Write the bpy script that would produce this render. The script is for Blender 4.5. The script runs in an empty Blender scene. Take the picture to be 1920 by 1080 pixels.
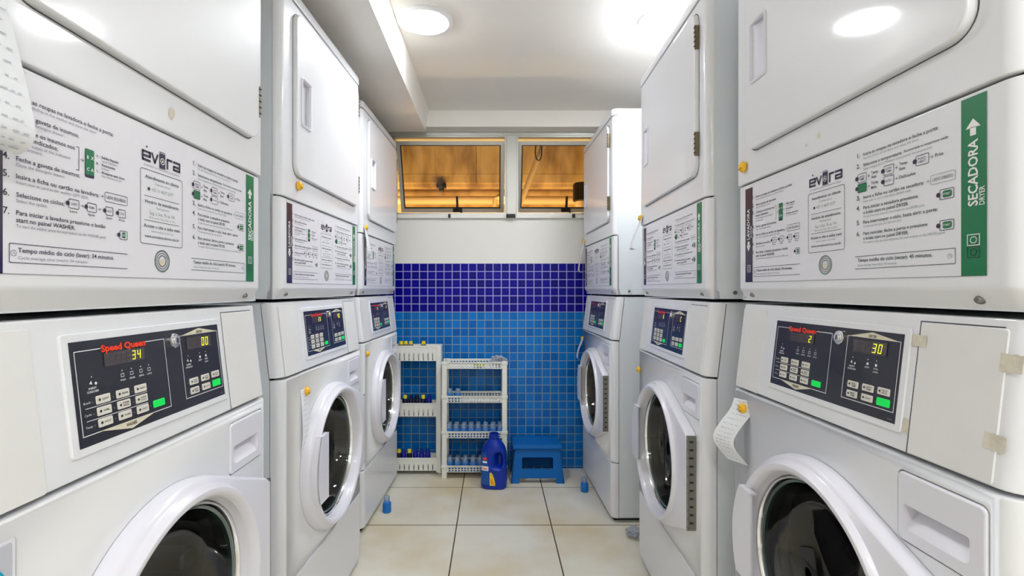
import bpy, bmesh, math, random
from mathutils import Vector, Matrix
from mathutils.geometry import tessellate_polygon
PI = math.pi
S = bpy.context.scene
C = S.collection
random.seed(7)

# ------------------------------------------------------------------ camera
cd = bpy.data.cameras.new('camera'); cam = bpy.data.objects.new('camera', cd); C.objects.link(cam)
cam.location = (0, 0, 1.12); cam.rotation_euler = (PI/2, 0, 0)
cd.sensor_width = 36; cd.lens = 940/1920*36
cd.shift_x = 35/1920; cd.shift_y = 2/1920
cd.clip_start = 0.02; cd.clip_end = 60
S.camera = cam
# ------------------------------------------------------------------ world, exposure
w = bpy.data.worlds.new('world'); S.world = w; w.use_nodes = True
w.node_tree.nodes['Background'].inputs[0].default_value = (0.02, 0.012, 0.006, 1)
w.node_tree.nodes['Background'].inputs[1].default_value = 1
S.view_settings.view_transform = 'Standard'; S.view_settings.look = 'None'
S.view_settings.gamma = 1; S.view_settings.use_curve_mapping = False
S.view_settings.exposure = 0.58
S.cycles.max_bounces = 10; S.cycles.diffuse_bounces = 5; S.cycles.glossy_bounces = 4
S.cycles.transparent_max_bounces = 12
LAMP = 84.0          # emission of the round ceiling panels
CEIL = 2.196
LAMPS = [(-.273, 2.007), (.694, 2.007), (-.10, -.5), (.694, -.4), (-.10, -1.3), (.694, -1.3)]  # first two are in view; the other four are unseen, added for even brightness
# sodium lamps of the yard outside the windows
def area(name, loc, rot, size, power, col):
    l = bpy.data.lights.new(name, 'AREA'); l.shape = 'RECTANGLE'; l.size = size[0]; l.size_y = size[1]
    l.energy = power; l.color = col
    o = bpy.data.objects.new(name, l); o.location = loc; o.rotation_euler = rot; C.objects.link(o); return o
area('sodium_lamp', (-.2, 4.35, .9), (math.radians(150), 0, 0), (2.2, .3), 62, (1, .71, .30))
area('sodium_lamp', (1.6, 4.6, 1.0), (math.radians(200), math.radians(15), 0), (.5, .3), 14, (1, .62, .22))

# ------------------------------------------------------------------ materials
def lin(r, g, b):
    f = lambda c: (c/255/12.92) if c/255 <= .04045 else ((c/255+.055)/1.055)**2.4
    return (f(r), f(g), f(b), 1)
def mat(name, col, rough=.5, metal=0, emit=0, coat=0, bump=0, bscale=200, spec=.5, alpha=None, vary=0, vscale=8):
    m = bpy.data.materials.new(name); m.use_nodes = True; nt = m.node_tree; p = nt.nodes['Principled BSDF']
    p.inputs['Base Color'].default_value = col; p.inputs['Roughness'].default_value = rough
    p.inputs['Metallic'].default_value = metal; p.inputs['Specular IOR Level'].default_value = spec
    if coat: p.inputs['Coat Weight'].default_value = coat; p.inputs['Coat Roughness'].default_value = .08
    if emit: p.inputs['Emission Color'].default_value = col; p.inputs['Emission Strength'].default_value = emit
    if bump or vary:
        tc = nt.nodes.new('ShaderNodeTexCoord')
    if bump:
        n = nt.nodes.new('ShaderNodeTexNoise'); n.inputs['Scale'].default_value = bscale
        b = nt.nodes.new('ShaderNodeBump'); b.inputs['Strength'].default_value = bump; b.inputs['Distance'].default_value = .002
        nt.links.new(tc.outputs['Object'], n.inputs['Vector']); nt.links.new(n.outputs['Fac'], b.inputs['Height']); nt.links.new(b.outputs['Normal'], p.inputs['Normal'])
    if vary:
        n = nt.nodes.new('ShaderNodeTexNoise'); n.inputs['Scale'].default_value = vscale; n.inputs['Detail'].default_value = 4
        r = nt.nodes.new('ShaderNodeMapRange'); r.inputs['From Min'].default_value = .3; r.inputs['From Max'].default_value = .7
        r.inputs['To Min'].default_value = 1-vary; r.inputs['To Max'].default_value = 1+vary*.3
        x = nt.nodes.new('ShaderNodeVectorMath'); x.operation = 'SCALE'; x.inputs[0].default_value = col[:3]
        nt.links.new(tc.outputs['Object'], n.inputs['Vector']); nt.links.new(n.outputs['Fac'], r.inputs['Value'])
        nt.links.new(r.outputs['Result'], x.inputs['Scale']); nt.links.new(x.outputs['Vector'], p.inputs['Base Color'])
    return m
def glassy(name, tint, ior=1.45, rough=.02, dens=0.0, extra=None):
    """thin pane: fresnel mix of a tinted see-through and a mirror"""
    m = bpy.data.materials.new(name); m.use_nodes = True; nt = m.node_tree
    for n in list(nt.nodes): nt.nodes.remove(n)
    out = nt.nodes.new('ShaderNodeOutputMaterial'); t = nt.nodes.new('ShaderNodeBsdfTransparent'); t.inputs[0].default_value = tint
    g = nt.nodes.new('ShaderNodeBsdfGlossy'); g.inputs['Roughness'].default_value = rough
    fr = nt.nodes.new('ShaderNodeFresnel'); fr.inputs[0].default_value = ior
    mx = nt.nodes.new('ShaderNodeMixShader'); nt.links.new(fr.outputs[0], mx.inputs[0]); nt.links.new(t.outputs[0], mx.inputs[1]); nt.links.new(g.outputs[0], mx.inputs[2])
    last = mx
    if extra:
        d = nt.nodes.new('ShaderNodeBsdfDiffuse'); d.inputs[0].default_value = extra
        m2 = nt.nodes.new('ShaderNodeMixShader'); m2.inputs[0].default_value = dens
        nt.links.new(mx.outputs[0], m2.inputs[1]); nt.links.new(d.outputs[0], m2.inputs[2]); last = m2
    nt.links.new(last.outputs[0], out.inputs[0]); return m
M = {}
M['enamel'] = mat('white_enamel', lin(233, 234, 238), .42, coat=.45, spec=.3, bump=.006, bscale=60)
M['enamel_side'] = mat('white_enamel_cabinet', lin(226, 230, 234), .4, bump=.01, bscale=80)
M['plastic'] = mat('white_door_plastic', lin(232, 231, 240), .28, coat=.2)
M['vinyl'] = mat('sticker_vinyl', lin(232, 231, 238), .35)
M['cover'] = mat('cream_cover_plate', lin(232, 231, 230), .45, vary=.03, vscale=14)
M['purple'] = mat('purple_print', lin(44, 30, 62), .5)
M['dkgreen'] = mat('dark_green_print', lin(38, 66, 62), .5)
M['grey_print'] = mat('grey_print', lin(140, 138, 150), .5)
M['grgreen_print'] = mat('greygreen_print', lin(146, 166, 156), .5)
M['green'] = mat('green_print', lin(10, 116, 72), .4)
M['white_print'] = mat('white_print', lin(240, 240, 240), .4)
M['black'] = mat('black_overlay', lin(38, 38, 50), .3, coat=.2)
M['seam'] = mat('dark_gap', lin(40, 40, 42), .8)
M['gap'] = mat('grey_gap_shade', lin(92, 92, 94), .8)
M['window_dark'] = mat('display_window', lin(72, 64, 66), .25, coat=.5)
M['ghost'] = mat('unlit_segment', lin(92, 82, 84), .4)
M['led'] = mat('yellow_segment', (.85, .9, .01, 1), .4, emit=1.1)
M['key'] = mat('cream_key', lin(222, 218, 208), .45)
M['go'] = mat('green_key', (.0, .62, .08, 1), .35, emit=.25)
M['red'] = mat('red_logo', lin(242, 62, 22), .45)
M['cream'] = mat('cream_banner', lin(220, 214, 190), .5)
M['steel'] = mat('stainless_steel', (.27, .26, .23, 1), .42, 1)
M['steel_dark'] = mat('drum_steel', (.30, .30, .30, 1), .35, 1)
M['brass'] = mat('brass_hinge', lin(118, 108, 88), .42, 1)
M['chrome'] = mat('chrome', (.78, .78, .80, 1), .1, 1)
M['rubber'] = mat('grey_rubber', lin(66, 66, 68), .55)
M['tub'] = mat('dark_tub', lin(26, 26, 28), .6)
M['glass'] = glassy('door_glass', (.50, .53, .52, 1), 1.65, .03)
M['glassrim'] = mat('green_glass_rim', lin(92, 108, 104), .1, spec=.9)
M['pane'] = glassy('window_glass', (.82, .74, .62, 1), 1.4, .01)
M['wallpaint'] = mat('wall_paint', lin(234, 231, 224), .55, vary=.03, vscale=3)
M['ceilpaint'] = mat('ceiling_paint', lin(240, 236, 229), .38, vary=.02, vscale=2)
M['alu'] = mat('anodised_aluminium', lin(196, 196, 190), .35, .55)
M['blk'] = mat('black_metal', lin(18, 16, 16), .4)
M['lampglow'] = mat('led_diffuser', (.93, .965, 1, 1), .5, emit=LAMP)
M['lampglow_soft'] = mat('led_diffuser_weak', (.93, .965, 1, 1), .5, emit=LAMP*.76)
M['lampglow_strong'] = mat('led_diffuser_strong', (.93, .965, 1, 1), .5, emit=LAMP*1.3)
M['lampglow_weak'] = mat('led_diffuser_added_weak', (.93, .965, 1, 1), .5, emit=LAMP*.68)  # dimmed, for two of the added lamps behind the camera
M['lampring'] = mat('lamp_ring', lin(236, 236, 236), .4)
M['yellow'] = mat('yellow_plastic', lin(250, 192, 20), .3, coat=.4)
M['paper'] = mat('receipt_paper', lin(236, 238, 242), .7, vary=.03, vscale=40)
M['ink'] = mat('receipt_ink', lin(192, 194, 204), .7)
M['shelfwhite'] = mat('white_polypropylene', lin(230, 230, 222), .4)
M['stool'] = mat('blue_polypropylene', lin(0, 96, 172), .42, spec=.25)
M['stooldark'] = mat('blue_dot_print', lin(60, 160, 205), .5)
M['jug'] = mat('blue_jug_plastic', lin(0, 44, 158), .3, coat=.15, spec=.3)
M['joblabel'] = mat('jug_label', lin(0, 84, 170), .35, vary=.25, vscale=60)
M['capblue'] = mat('deep_blue_plastic', lin(10, 24, 150), .3)
M['capdark'] = mat('dark_navy_plastic', lin(14, 16, 52), .35)
M['capyellow'] = mat('lemon_cap', lin(236, 212, 30), .35)
M['bottleblue'] = glassy('pale_blue_translucent', (.30, .60, .95, 1), 1.4, .1, .62, lin(84, 148, 222))
M['liquid'] = mat('blue_liquid', lin(10, 112, 196), .3)
M['clearcap'] = glassy('clear_cap', (.86, .90, .95, 1), 1.4, .1, .42, lin(176, 200, 224))
M['wrap'] = glassy('crumpled_film', (.9, .92, .95, 1), 1.5, .15, .45, lin(205, 208, 216))
M['tape'] = mat('aged_tape', lin(220, 213, 196), .6, vary=.16, vscale=90)
M['greyfilm'] = mat('pale_grey_film', lin(196, 198, 208), .4)
M['teal'] = mat('teal_sticker', lin(0, 160, 185), .4)
M['cloth'] = mat('black_cloth', lin(30, 29, 32), .85, bump=.6, bscale=120, vary=.4, vscale=20)
M['cloth2'] = mat('grey_cloth', lin(70, 66, 62), .85, bump=.6, bscale=120)
M['pipe'] = mat('painted_pipe', lin(226, 208, 184), .5)

def node_mat(name):
    m = bpy.data.materials.new(name); m.use_nodes = True; return m, m.node_tree, m.node_tree.nodes['Principled BSDF']
def tiles_wall():
    m, nt, p = node_mat('mosaic_wall'); N = nt.nodes.new; L = nt.links.new
    tc = N('ShaderNodeTexCoord'); sp = N('ShaderNodeSeparateXYZ'); L(tc.outputs['Object'], sp.inputs[0])
    ax = N('ShaderNodeMath'); ax.inputs[1].default_value = 20*.0511+.5636; L(sp.outputs['X'], ax.inputs[0])
    az = N('ShaderNodeMath'); az.inputs[1].default_value = 30*.0507-1.2807; L(sp.outputs['Z'], az.inputs[0])
    cb = N('ShaderNodeCombineXYZ'); L(ax.outputs[0], cb.inputs[0]); L(az.outputs[0], cb.inputs[1])
    def brick(c1, c2, g):
        b = N('ShaderNodeTexBrick'); b.offset = 0; b.squash = 1
        b.inputs['Scale'].default_value = 1; b.inputs['Brick Width'].default_value = .0511; b.inputs['Row Height'].default_value = .0507
        b.inputs['Mortar Size'].default_value = .0024; b.inputs['Mortar Smooth'].default_value = .15
        b.inputs['Color1'].default_value = c1; b.inputs['Color2'].default_value = c2; b.inputs['Mortar'].default_value = g
        L(cb.outputs[0], b.inputs['Vector']); return b
    dk = brick(lin(1, 0, 112), lin(7, 0, 138), lin(172, 168, 222))
    lt = brick(lin(0, 92, 170), lin(10, 116, 198), lin(128, 154, 162))
    def less(v):
        l = N('ShaderNodeMath'); l.operation = 'LESS_THAN'; l.inputs[1].default_value = v; L(sp.outputs['Z'], l.inputs[0]); return l
    low = less(1.2807-6*.0507); tiled = less(1.2807)
    mx = N('ShaderNodeMix'); mx.data_type = 'RGBA'; L(low.outputs[0], mx.inputs[0]); L(dk.outputs['Color'], mx.inputs[6]); L(lt.outputs['Color'], mx.inputs[7])
    m2 = N('ShaderNodeMix'); m2.data_type = 'RGBA'; L(tiled.outputs[0], m2.inputs[0]); m2.inputs[6].default_value = lin(228, 226, 220); L(mx.outputs[2], m2.inputs[7])
    L(m2.outputs[2], p.inputs['Base Color']); p.inputs['Specular IOR Level'].default_value = .2
    r = N('ShaderNodeMath'); r.operation = 'MULTIPLY_ADD'; r.inputs[1].default_value = -.32; r.inputs[2].default_value = .5; L(tiled.outputs[0], r.inputs[0]); L(r.outputs[0], p.inputs['Roughness'])
    mul = N('ShaderNodeMath'); mul.operation = 'MULTIPLY'; L(dk.outputs['Fac'], mul.inputs[0]); L(tiled.outputs[0], mul.inputs[1])
    b = N('ShaderNodeBump'); b.invert = True; b.inputs['Strength'].default_value = .35; b.inputs['Distance'].default_value = .002
    L(mul.outputs[0], b.inputs['Height']); L(b.outputs[0], p.inputs['Normal'])
    return m
def tiles_floor():
    m, nt, p = node_mat('cream_floor_tiles'); N = nt.nodes.new; L = nt.links.new
    tc = N('ShaderNodeTexCoord'); mp = N('ShaderNodeMapping'); mp.inputs['Location'].default_value = (.174+9*.449, 9*.452-2.379, 0); L(tc.outputs['Object'], mp.inputs[0])
    b = N('ShaderNodeTexBrick'); b.offset = 0; b.inputs['Scale'].default_value = 1
    b.inputs['Brick Width'].default_value = .449; b.inputs['Row Height'].default_value = .452; b.inputs['Mortar Size'].default_value = .0028; b.inputs['Mortar Smooth'].default_value = .1
    b.inputs['Color1'].default_value = lin(234, 229, 214); b.inputs['Color2'].default_value = lin(228, 224, 210); b.inputs['Mortar'].default_value = lin(82, 64, 44)
    L(mp.outputs[0], b.inputs['Vector'])
    n = N('ShaderNodeTexNoise'); n.inputs['Scale'].default_value = 2.4; n.inputs['Detail'].default_value = 5; L(tc.outputs['Object'], n.inputs['Vector'])
    cr = N('ShaderNodeValToRGB'); cr.color_ramp.elements[0].position = .42; cr.color_ramp.elements[0].color = (1, 1, 1, 1)
    cr.color_ramp.elements[1].position = .72; cr.color_ramp.elements[1].color = lin(238, 222, 190); L(n.outputs['Fac'], cr.inputs[0])
    mx = N('ShaderNodeMix'); mx.data_type = 'RGBA'; mx.blend_type = 'MULTIPLY'; mx.inputs[0].default_value = 1; L(b.outputs['Color'], mx.inputs[6]); L(cr.outputs[0], mx.inputs[7])
    L(mx.outputs[2], p.inputs['Base Color']); p.inputs['Roughness'].default_value = .24
    bp = N('ShaderNodeBump'); bp.invert = True; bp.inputs['Strength'].default_value = .4; bp.inputs['Distance'].default_value = .002; L(b.outputs['Fac'], bp.inputs['Height']); L(bp.outputs[0], p.inputs['Normal'])
    return m
def concrete(name, a, b2):
    m, nt, p = node_mat(name); N = nt.nodes.new; L = nt.links.new
    tc = N('ShaderNodeTexCoord'); n = N('ShaderNodeTexNoise'); n.inputs['Scale'].default_value = 3; n.inputs['Detail'].default_value = 8
    mp = N('ShaderNodeMapping'); mp.inputs['Scale'].default_value = (2.2, 1, .7); L(tc.outputs['Object'], mp.inputs[0]); L(mp.outputs[0], n.inputs['Vector'])
    cr = N('ShaderNodeValToRGB'); cr.color_ramp.elements[0].position = .35; cr.color_ramp.elements[0].color = a; cr.color_ramp.elements[1].position = .62; cr.color_ramp.elements[1].color = b2
    L(n.outputs['Fac'], cr.inputs[0]); L(cr.outputs[0], p.inputs['Base Color']); p.inputs['Roughness'].default_value = .85
    return m
def strip_mat():
    m, nt, p = node_mat('purple_fade_strip'); N = nt.nodes.new; L = nt.links.new
    tc = N('ShaderNodeTexCoord'); sp = N('ShaderNodeSeparateXYZ'); L(tc.outputs['Object'], sp.inputs[0])
    r = N('ShaderNodeMapRange'); r.inputs['From Min'].default_value = 1.137; r.inputs['From Max'].default_value = 1.37; L(sp.outputs['Z'], r.inputs['Value'])
    cr = N('ShaderNodeValToRGB'); e = cr.color_ramp.elements; e[0].color = lin(16, 10, 72); e[1].color = lin(70, 26, 36)
    k = e.new(.28); k.color = lin(66, 62, 80); k = e.new(.62); k.color = lin(52, 34, 48); L(r.outputs[0], cr.inputs[0]); L(cr.outputs[0], p.inputs['Base Color']); p.inputs['Roughness'].default_value = .4
    return m
M['strip'] = strip_mat()

# ------------------------------------------------------------------ mesh helpers
class B:
    """collects faces with material slots; build() links ONE mesh object"""
    def __init__(s): s.v = []; s.f = []; s.mi = []; s.mats = []
    def slot(s, m):
        m = M[m]
        if m not in s.mats: s.mats.append(m)
        return s.mats.index(m)
    def add(s, vs, fs, m):
        k = len(s.v); s.v += [tuple(v) for v in vs]; i = s.slot(m)
        for f in fs: s.f.append([a+k for a in f]); s.mi.append(i)
    def box(s, x0, x1, y0, y1, z0, z1, m, r=0):
        if r:
            bm = bmesh.new(); bmesh.ops.create_cube(bm, size=1)
            for v in bm.verts: v.co = ((x0+x1)/2+v.co.x*(x1-x0), (y0+y1)/2+v.co.y*(y1-y0), (z0+z1)/2+v.co.z*(z1-z0))
            bmesh.ops.bevel(bm, geom=bm.edges[:], offset=r, segments=3, affect='EDGES', profile=.5)
            s.addbm(bm, m); return
        v = [(x, y, z) for x in (x0, x1) for y in (y0, y1) for z in (z0, z1)]
        s.add(v, [(0, 1, 3, 2), (4, 6, 7, 5), (0, 4, 5, 1), (2, 3, 7, 6), (0, 2, 6, 4), (1, 5, 7, 3)], m)
    def addbm(s, bm, m, mtx=None):
        bm.verts.index_update()
        s.add([(mtx @ v.co) if mtx else v.co for v in bm.verts], [[v.index for v in f.verts] for f in bm.faces], m); bm.free()
    def rings(s, rs, m, closed=True, cap0=False, cap1=False, flip=False):
        """loft a list of equally long vertex rings"""
        n = len(rs[0]); vs = [p for r in rs for p in r]; fs = []
        for i in range(len(rs)-1):
            for j in range(n if closed else n-1):
                q = (i*n+j, i*n+(j+1) % n, (i+1)*n+(j+1) % n, (i+1)*n+j); fs.append(q[::-1] if flip else q)
        if cap0: fs.append(list(range(n))[::-1] if not flip else list(range(n)))
        if cap1: c = [(len(rs)-1)*n+j for j in range(n)]; fs.append(c if not flip else c[::-1])
        s.add(vs, fs, m)
    def lathe(s, prof, cx, cy, m, n=24, axis='z', z0=0, sx=1, sy=1):
        rs = []
        for r, h in prof:
            ring = []
            for k in range(n):
                a = 2*PI*k/n
                if axis == 'z': ring.append((cx+r*sx*math.cos(a), cy+r*sy*math.sin(a), z0+h))
                else: ring.append((cx+r*math.cos(a), z0-h, cy+r*math.sin(a)))     # axis 'w': h is outward (-y)
            rs.append(ring)
        s.rings(rs, m, cap0=prof[0][0] > 1e-4, cap1=prof[-1][0] > 1e-4)
    def tube(s, pts, r, m, n=10, cap=True):
        pts = [Vector(p) for p in pts]; rs = []; up = None
        for i, p in enumerate(pts):
            t = (pts[min(i+1, len(pts)-1)]-pts[max(i-1, 0)]).normalized()
            if up is None: up = t.orthogonal().normalized()
            up = (up-t*up.dot(t)).normalized(); sd = t.cross(up)
            rr = r[i] if isinstance(r, (list, tuple)) else r
            rs.append([p+(up*math.cos(2*PI*k/n)+sd*math.sin(2*PI*k/n))*rr for k in range(n)])
        s.rings(rs, m, cap0=cap, cap1=cap)
    def plate(s, outer, holes, y0, y1, m, back=True):
        """flat plate in the xz plane from y0 (front) to y1 (back), with holes"""
        loops = [[Vector((a, 0, b)) for a, b in l] for l in [outer]+holes]
        tri = tessellate_polygon([[Vector((p.x, p.z, 0)) for p in l] for l in loops])
        flat = [p for l in loops for p in l]; n = len(flat)
        vs = [(p.x, y0, p.z) for p in flat]+[(p.x, y1, p.z) for p in flat]
        fs = []
        for t in tri:
            a, b, c = [flat[i] for i in t]
            cr = (b.x-a.x)*(c.z-a.z)-(b.z-a.z)*(c.x-a.x)
            t = t if cr > 0 else t[::-1]
            fs.append(tuple(t))
            if back: fs.append(tuple(i+n for i in t[::-1]))
        k = 0
        for li, l in enumerate(loops):
            ln = len(l); ar = sum(l[i].x*l[(i+1) % ln].z-l[(i+1) % ln].x*l[i].z for i in range(ln))
            for i in range(ln):
                j = (i+1) % ln; q = (k+i, k+i+n, k+j+n, k+j)
                if (ar > 0) != (li == 0): q = q[::-1]
                fs.append(q)
            k += ln
        s.add(vs, fs, m)
    def build(s, name, parent=None, ang=35, sharp=True, loc=None, mtx=None):
        me = bpy.data.meshes.new(name); me.from_pydata(s.v, [], s.f)
        for m in s.mats: me.materials.append(m)
        me.polygons.foreach_set('material_index', s.mi)
        if mtx: me.transform(mtx)
        if sharp:
            bm = bmesh.new(); bm.from_mesh(me); bmesh.ops.remove_doubles(bm, verts=bm.verts, dist=1e-5); bm.to_mesh(me); bm.free()
            me.polygons.foreach_set('use_smooth', [True]*len(me.polygons)); me.set_sharp_from_angle(angle=math.radians(ang))
        me.update()
        o = bpy.data.objects.new(name, me); C.objects.link(o)
        if sharp and ang < 90: wn = o.modifiers.new('weighted_normals', 'WEIGHTED_NORMAL'); wn.keep_sharp = True; wn.weight = 100
        if parent: o.parent = parent
        if loc: o.location = loc
        return o
def rrect(x0, x1, z0, z1, r, n=6, rs=None):
    """rounded rectangle, counterclockwise from the lower left corner; rs = radii bl,br,tr,tl"""
    rs = rs or (r, r, r, r); out = []
    for (cx, cz, a0), q in zip(((x0, z0, PI), (x1, z0, 1.5*PI), (x1, z1, 0), (x0, z1, .5*PI)), rs):
        sx = 1 if cx == x0 else -1; sz = 1 if cz == z0 else -1
        for i in range(n+1):
            a = a0+PI/2*i/n
            if q < 1e-5 and i: continue
            out.append((cx+sx*q+q*math.cos(a), cz+sz*q+q*math.sin(a)))
    return out
def circ(cx, cz, r, n=72): return [(cx+r*math.cos(2*PI*i/n), cz+r*math.sin(2*PI*i/n)) for i in range(n)]
def inset_rings(outl, levels):
    """levels: (offset inward, y). Uniform inset of a convex outline."""
    n = len(outl); out = []
    for d, y in levels:
        ring = []
        for i in range(n):
            a = Vector(outl[i-1]); b = Vector(outl[i]); c = Vector(outl[(i+1) % n])
            e1 = (b-a).normalized(); e2 = (c-b).normalized()
            nn = Vector((-(e1.y+e2.y), e1.x+e2.x)).normalized()
            k = max(.4, nn.dot(Vector((-e1.y, e1.x))))
            p = b+nn*d/k; ring.append((p.x, y, p.y))
        out.append(ring)
    return out
def pillow_plate(b, outl, y_back, y_front, r, m, holes=None, cap=True):
    """plate with a rounded front rim"""
    lv = [(0, y_back)]+[(r*(1-math.cos(a)), y_front+r*(1-math.sin(a))) for a in (0, PI/8, PI/4, 3*PI/8, PI/2)]
    rs = inset_rings(outl, lv); b.rings(rs, m)
    if cap:
        top = [(p[0], p[2]) for p in rs[-1]]
        loops = [top]+(holes or [])
        flat = [p for l in loops for p in l]
        tri = tessellate_polygon([[Vector((p[0], p[1], 0)) for p in l] for l in loops])
        fs = []
        for t in tri:
            p, q, r2 = [flat[i] for i in t]; cr = (q[0]-p[0])*(r2[1]-p[1])-(q[1]-p[1])*(r2[0]-p[0])
            fs.append(tuple(t) if cr > 0 else tuple(t[::-1]))
        b.add([(p[0], y_front, p[1]) for p in flat], fs, m)
_txt = {}
def text(b, s, x, z, size, m, width=None, align='l', bold=0.0, y=0.0, rot=0, fn=None, sx=1.0):
    """flat lettering; size = cap height"""
    key = (s, bold)
    if key not in _txt:
        c = bpy.data.curves.new('t', 'FONT'); c.body = s; c.size = 1/.69; c.resolution_u = 2; c.offset = bold; c.fill_mode = 'FRONT'
        o = bpy.data.objects.new('t', c); me = bpy.data.meshes.new_from_object(o)
        vs = [(v.co.x, v.co.y) for v in me.vertices]; fs = [list(p.vertices) for p in me.polygons]
        bpy.data.objects.remove(o); bpy.data.curves.remove(c); bpy.data.meshes.remove(me)
        _txt[key] = (vs, fs, min(v[0] for v in vs), max(v[0] for v in vs))
    vs, fs, x0, x1 = _txt[key]
    k = size*sx if width is None else width/(x1-x0)
    w = (x1-x0)*k; off = {'l': 0, 'c': -w/2, 'r': -w}[align]
    out = []
    for vx, vy in vs:
        a = (vx-x0)*k+off; c2 = vy*size
        if rot == 90: a, c2 = -c2, a
        px, pz = x+a, z+c2
        out.append(fn(px, pz) if fn else (px, y, pz))
    b.add(out, fs, m)
def rect(b, x0, x1, z0, z1, m, y=0.0, fn=None):
    p = [(x0, z0), (x1, z0), (x1, z1), (x0, z1)]
    b.add([fn(*q) if fn else (q[0], y, q[1]) for q in p], [(0, 1, 2, 3)], m)
def poly(b, pts, m, y=0.0, fn=None):
    ar = sum(pts[i][0]*pts[(i+1) % len(pts)][1]-pts[(i+1) % len(pts)][0]*pts[i][1] for i in range(len(pts)))
    if ar < 0: pts = pts[::-1]
    b.add([fn(*q) if fn else (q[0], y, q[1]) for q in pts], [tuple(range(len(pts)))], m)
def outline(b, pts, t, m, y=0.0, fn=None, closed=True):
    n = len(pts)
    for i in range(n if closed else n-1):
        a = Vector(pts[i]); c = Vector(pts[(i+1) % n]); d = (c-a)
        if d.length < 1e-7: continue
        d.normalize(); q = Vector((-d.y, d.x))*t/2; e = d*t*.35
        b.add([fn(*p) if fn else (p[0], y, p[1]) for p in (a-q-e, c-q+e, c+q+e, a+q-e)], [(0, 1, 2, 3)], m)
def disc(b, cx, cz, r, m, y=0.0, fn=None, n=20):
    poly(b, circ(cx, cz, r, n), m, y, fn)

def tag(o, label=None, cat=None, group=None, kind=None):
    if label: o['label'] = label
    if cat: o['category'] = cat
    if group: o['group'] = group
    if kind: o['kind'] = kind
    return o
def empty(name, loc, rz=0, label=None, cat=None, group=None):
    o = bpy.data.objects.new(name, None); C.objects.link(o); o.location = loc; o.rotation_euler = (0, 0, rz); o.empty_display_size = .1
    return tag(o, label, cat, group)
def copy_tree(o, parent=None):
    c = o.copy(); C.objects.link(c)
    if parent: c.parent = parent
    for ch in list(o.children): copy_tree(ch, c)
    return c
def struct(name, b, **k):
    o = b.build(name, **k); o['kind'] = 'structure'; return o

# ------------------------------------------------------------------ room
YW = 3.133; XL, XR = -1.42, 1.45; YB = -2.1
M['wall_tiles'] = tiles_wall(); M['floor_tiles'] = tiles_floor()
b = B(); b.box(XL-.1, XR+.1, YB-.1, YW+.14, -.1, 0, 'floor_tiles'); struct('floor', b)
b = B(); b.box(XL-.1, XR+.1, YB-.1, YW+.14, CEIL, CEIL+.12, 'ceilpaint'); struct('ceiling', b)
b = B(); b.box(XL-.1, XL, YB-.1, YW+.14, 0, CEIL, 'wallpaint'); struct('wall_left', b)
b = B(); b.box(XR, XR+.1, YB-.1, YW+.14, 0, CEIL, 'wallpaint'); struct('wall_right', b)
b = B(); b.box(XL, XR, YB-.1, YB, 0, CEIL, 'wallpaint'); struct('wall_behind', b)
WIN = [(-.625, .083), (.143, .85)]; WZ0, WZ1 = 1.583, 2.073
b = B()
b.plate([(XL, 0), (XR, 0), (XR, CEIL), (XL, CEIL)], [[(x0, WZ0), (x1, WZ0), (x1, WZ1), (x0, WZ1)] for x0, x1 in [(WIN[0][0], WIN[1][1])]], YW, YW+.14, 'wall_tiles')
struct('wall_back', b)
# dropped soffit on the left and the beam over the windows
b = B()
sec = [(XL, 2.07), (-.409, 2.07), (-.388, CEIL), (XL, CEIL)]
b.rings([[(x, y, z) for x, z in sec] for y in (YB, 3.02)], 'ceilpaint', cap0=True, cap1=True, flip=True); struct('trim_1', b, ang=20)
b = B(); b.box(XL, XR, 3.02, YW, 2.098, CEIL, 'ceilpaint'); struct('trim_2', b)

# ------------------------------------------------------------------ windows
def window(i, x0, x1, latch):
    root = empty('window_%d' % i, ((x0+x1)/2, YW, WZ0)); root['kind'] = 'structure'
    cx = (x0+x1)/2; hw = (x1-x0)/2; H = WZ1-WZ0
    b = B(); o_ = [(-hw, 0), (hw, 0), (hw, H), (-hw, H)]; t = .012
    b.plate(o_, [[(-hw+t, t), (hw-t, t), (hw-t, H-t*.6), (-hw+t, H-t*.6)]], -.012, .05, 'alu'); b.build('window_frame', root)
    # hopper sash pushed outward at the bottom
    sw, sh, rail = hw-.014, .455, .026
    sash = empty('sash', (0, .03, H-.02)); sash.parent = root; sash.rotation_euler = (math.radians(23), 0, 0)
    b = B(); b.plate([(-sw, -sh), (sw, -sh), (sw, 0), (-sw, 0)], [[(-sw+rail, -sh+rail+.004), (sw-rail, -sh+rail+.004), (sw-rail, -rail), (-sw+rail, -rail)]], -.012, .012, 'alu'); b.build('sash_frame', sash)
    b = B(); g = .0035; q = rail
    b.plate([(-sw+q-g, -sh+q+.004-g), (sw-q+g, -sh+q+.004-g), (sw-q+g, -q+g), (-sw+q-g, -q+g)], [[(-sw+q+g, -sh+q+.004+g), (sw-q-g, -sh+q+.004+g), (sw-q-g, -q-g*.3), (-sw+q+g, -q-g*.3)]], -.0135, -.0122, 'blk'); b.build('gasket', sash)
    b = B(); b.box(-sw+q-.005, sw-q+.005, -.003, .003, -sh+q, -q+.005, 'pane'); b.build('pane', sash)
    b = B(); lx = latch-cx
    b.box(lx-.007, lx+.007, -.05, -.034, -sh+.03, -sh+.115, 'blk', .002)
    b.box(lx-.03, lx+.03, -.04, -.0125, -sh+.008, -sh+.030, 'blk', .003)
    b.tube([(lx+.012, -.03, -sh+.02), (lx+.03, -.045, -sh+.004)], .006, 'blk')
    b.build('latch', sash)
    return root
window(1, WIN[0][0], WIN[0][1], -.236); window(2, WIN[1][0], WIN[1][1], .478)
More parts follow.
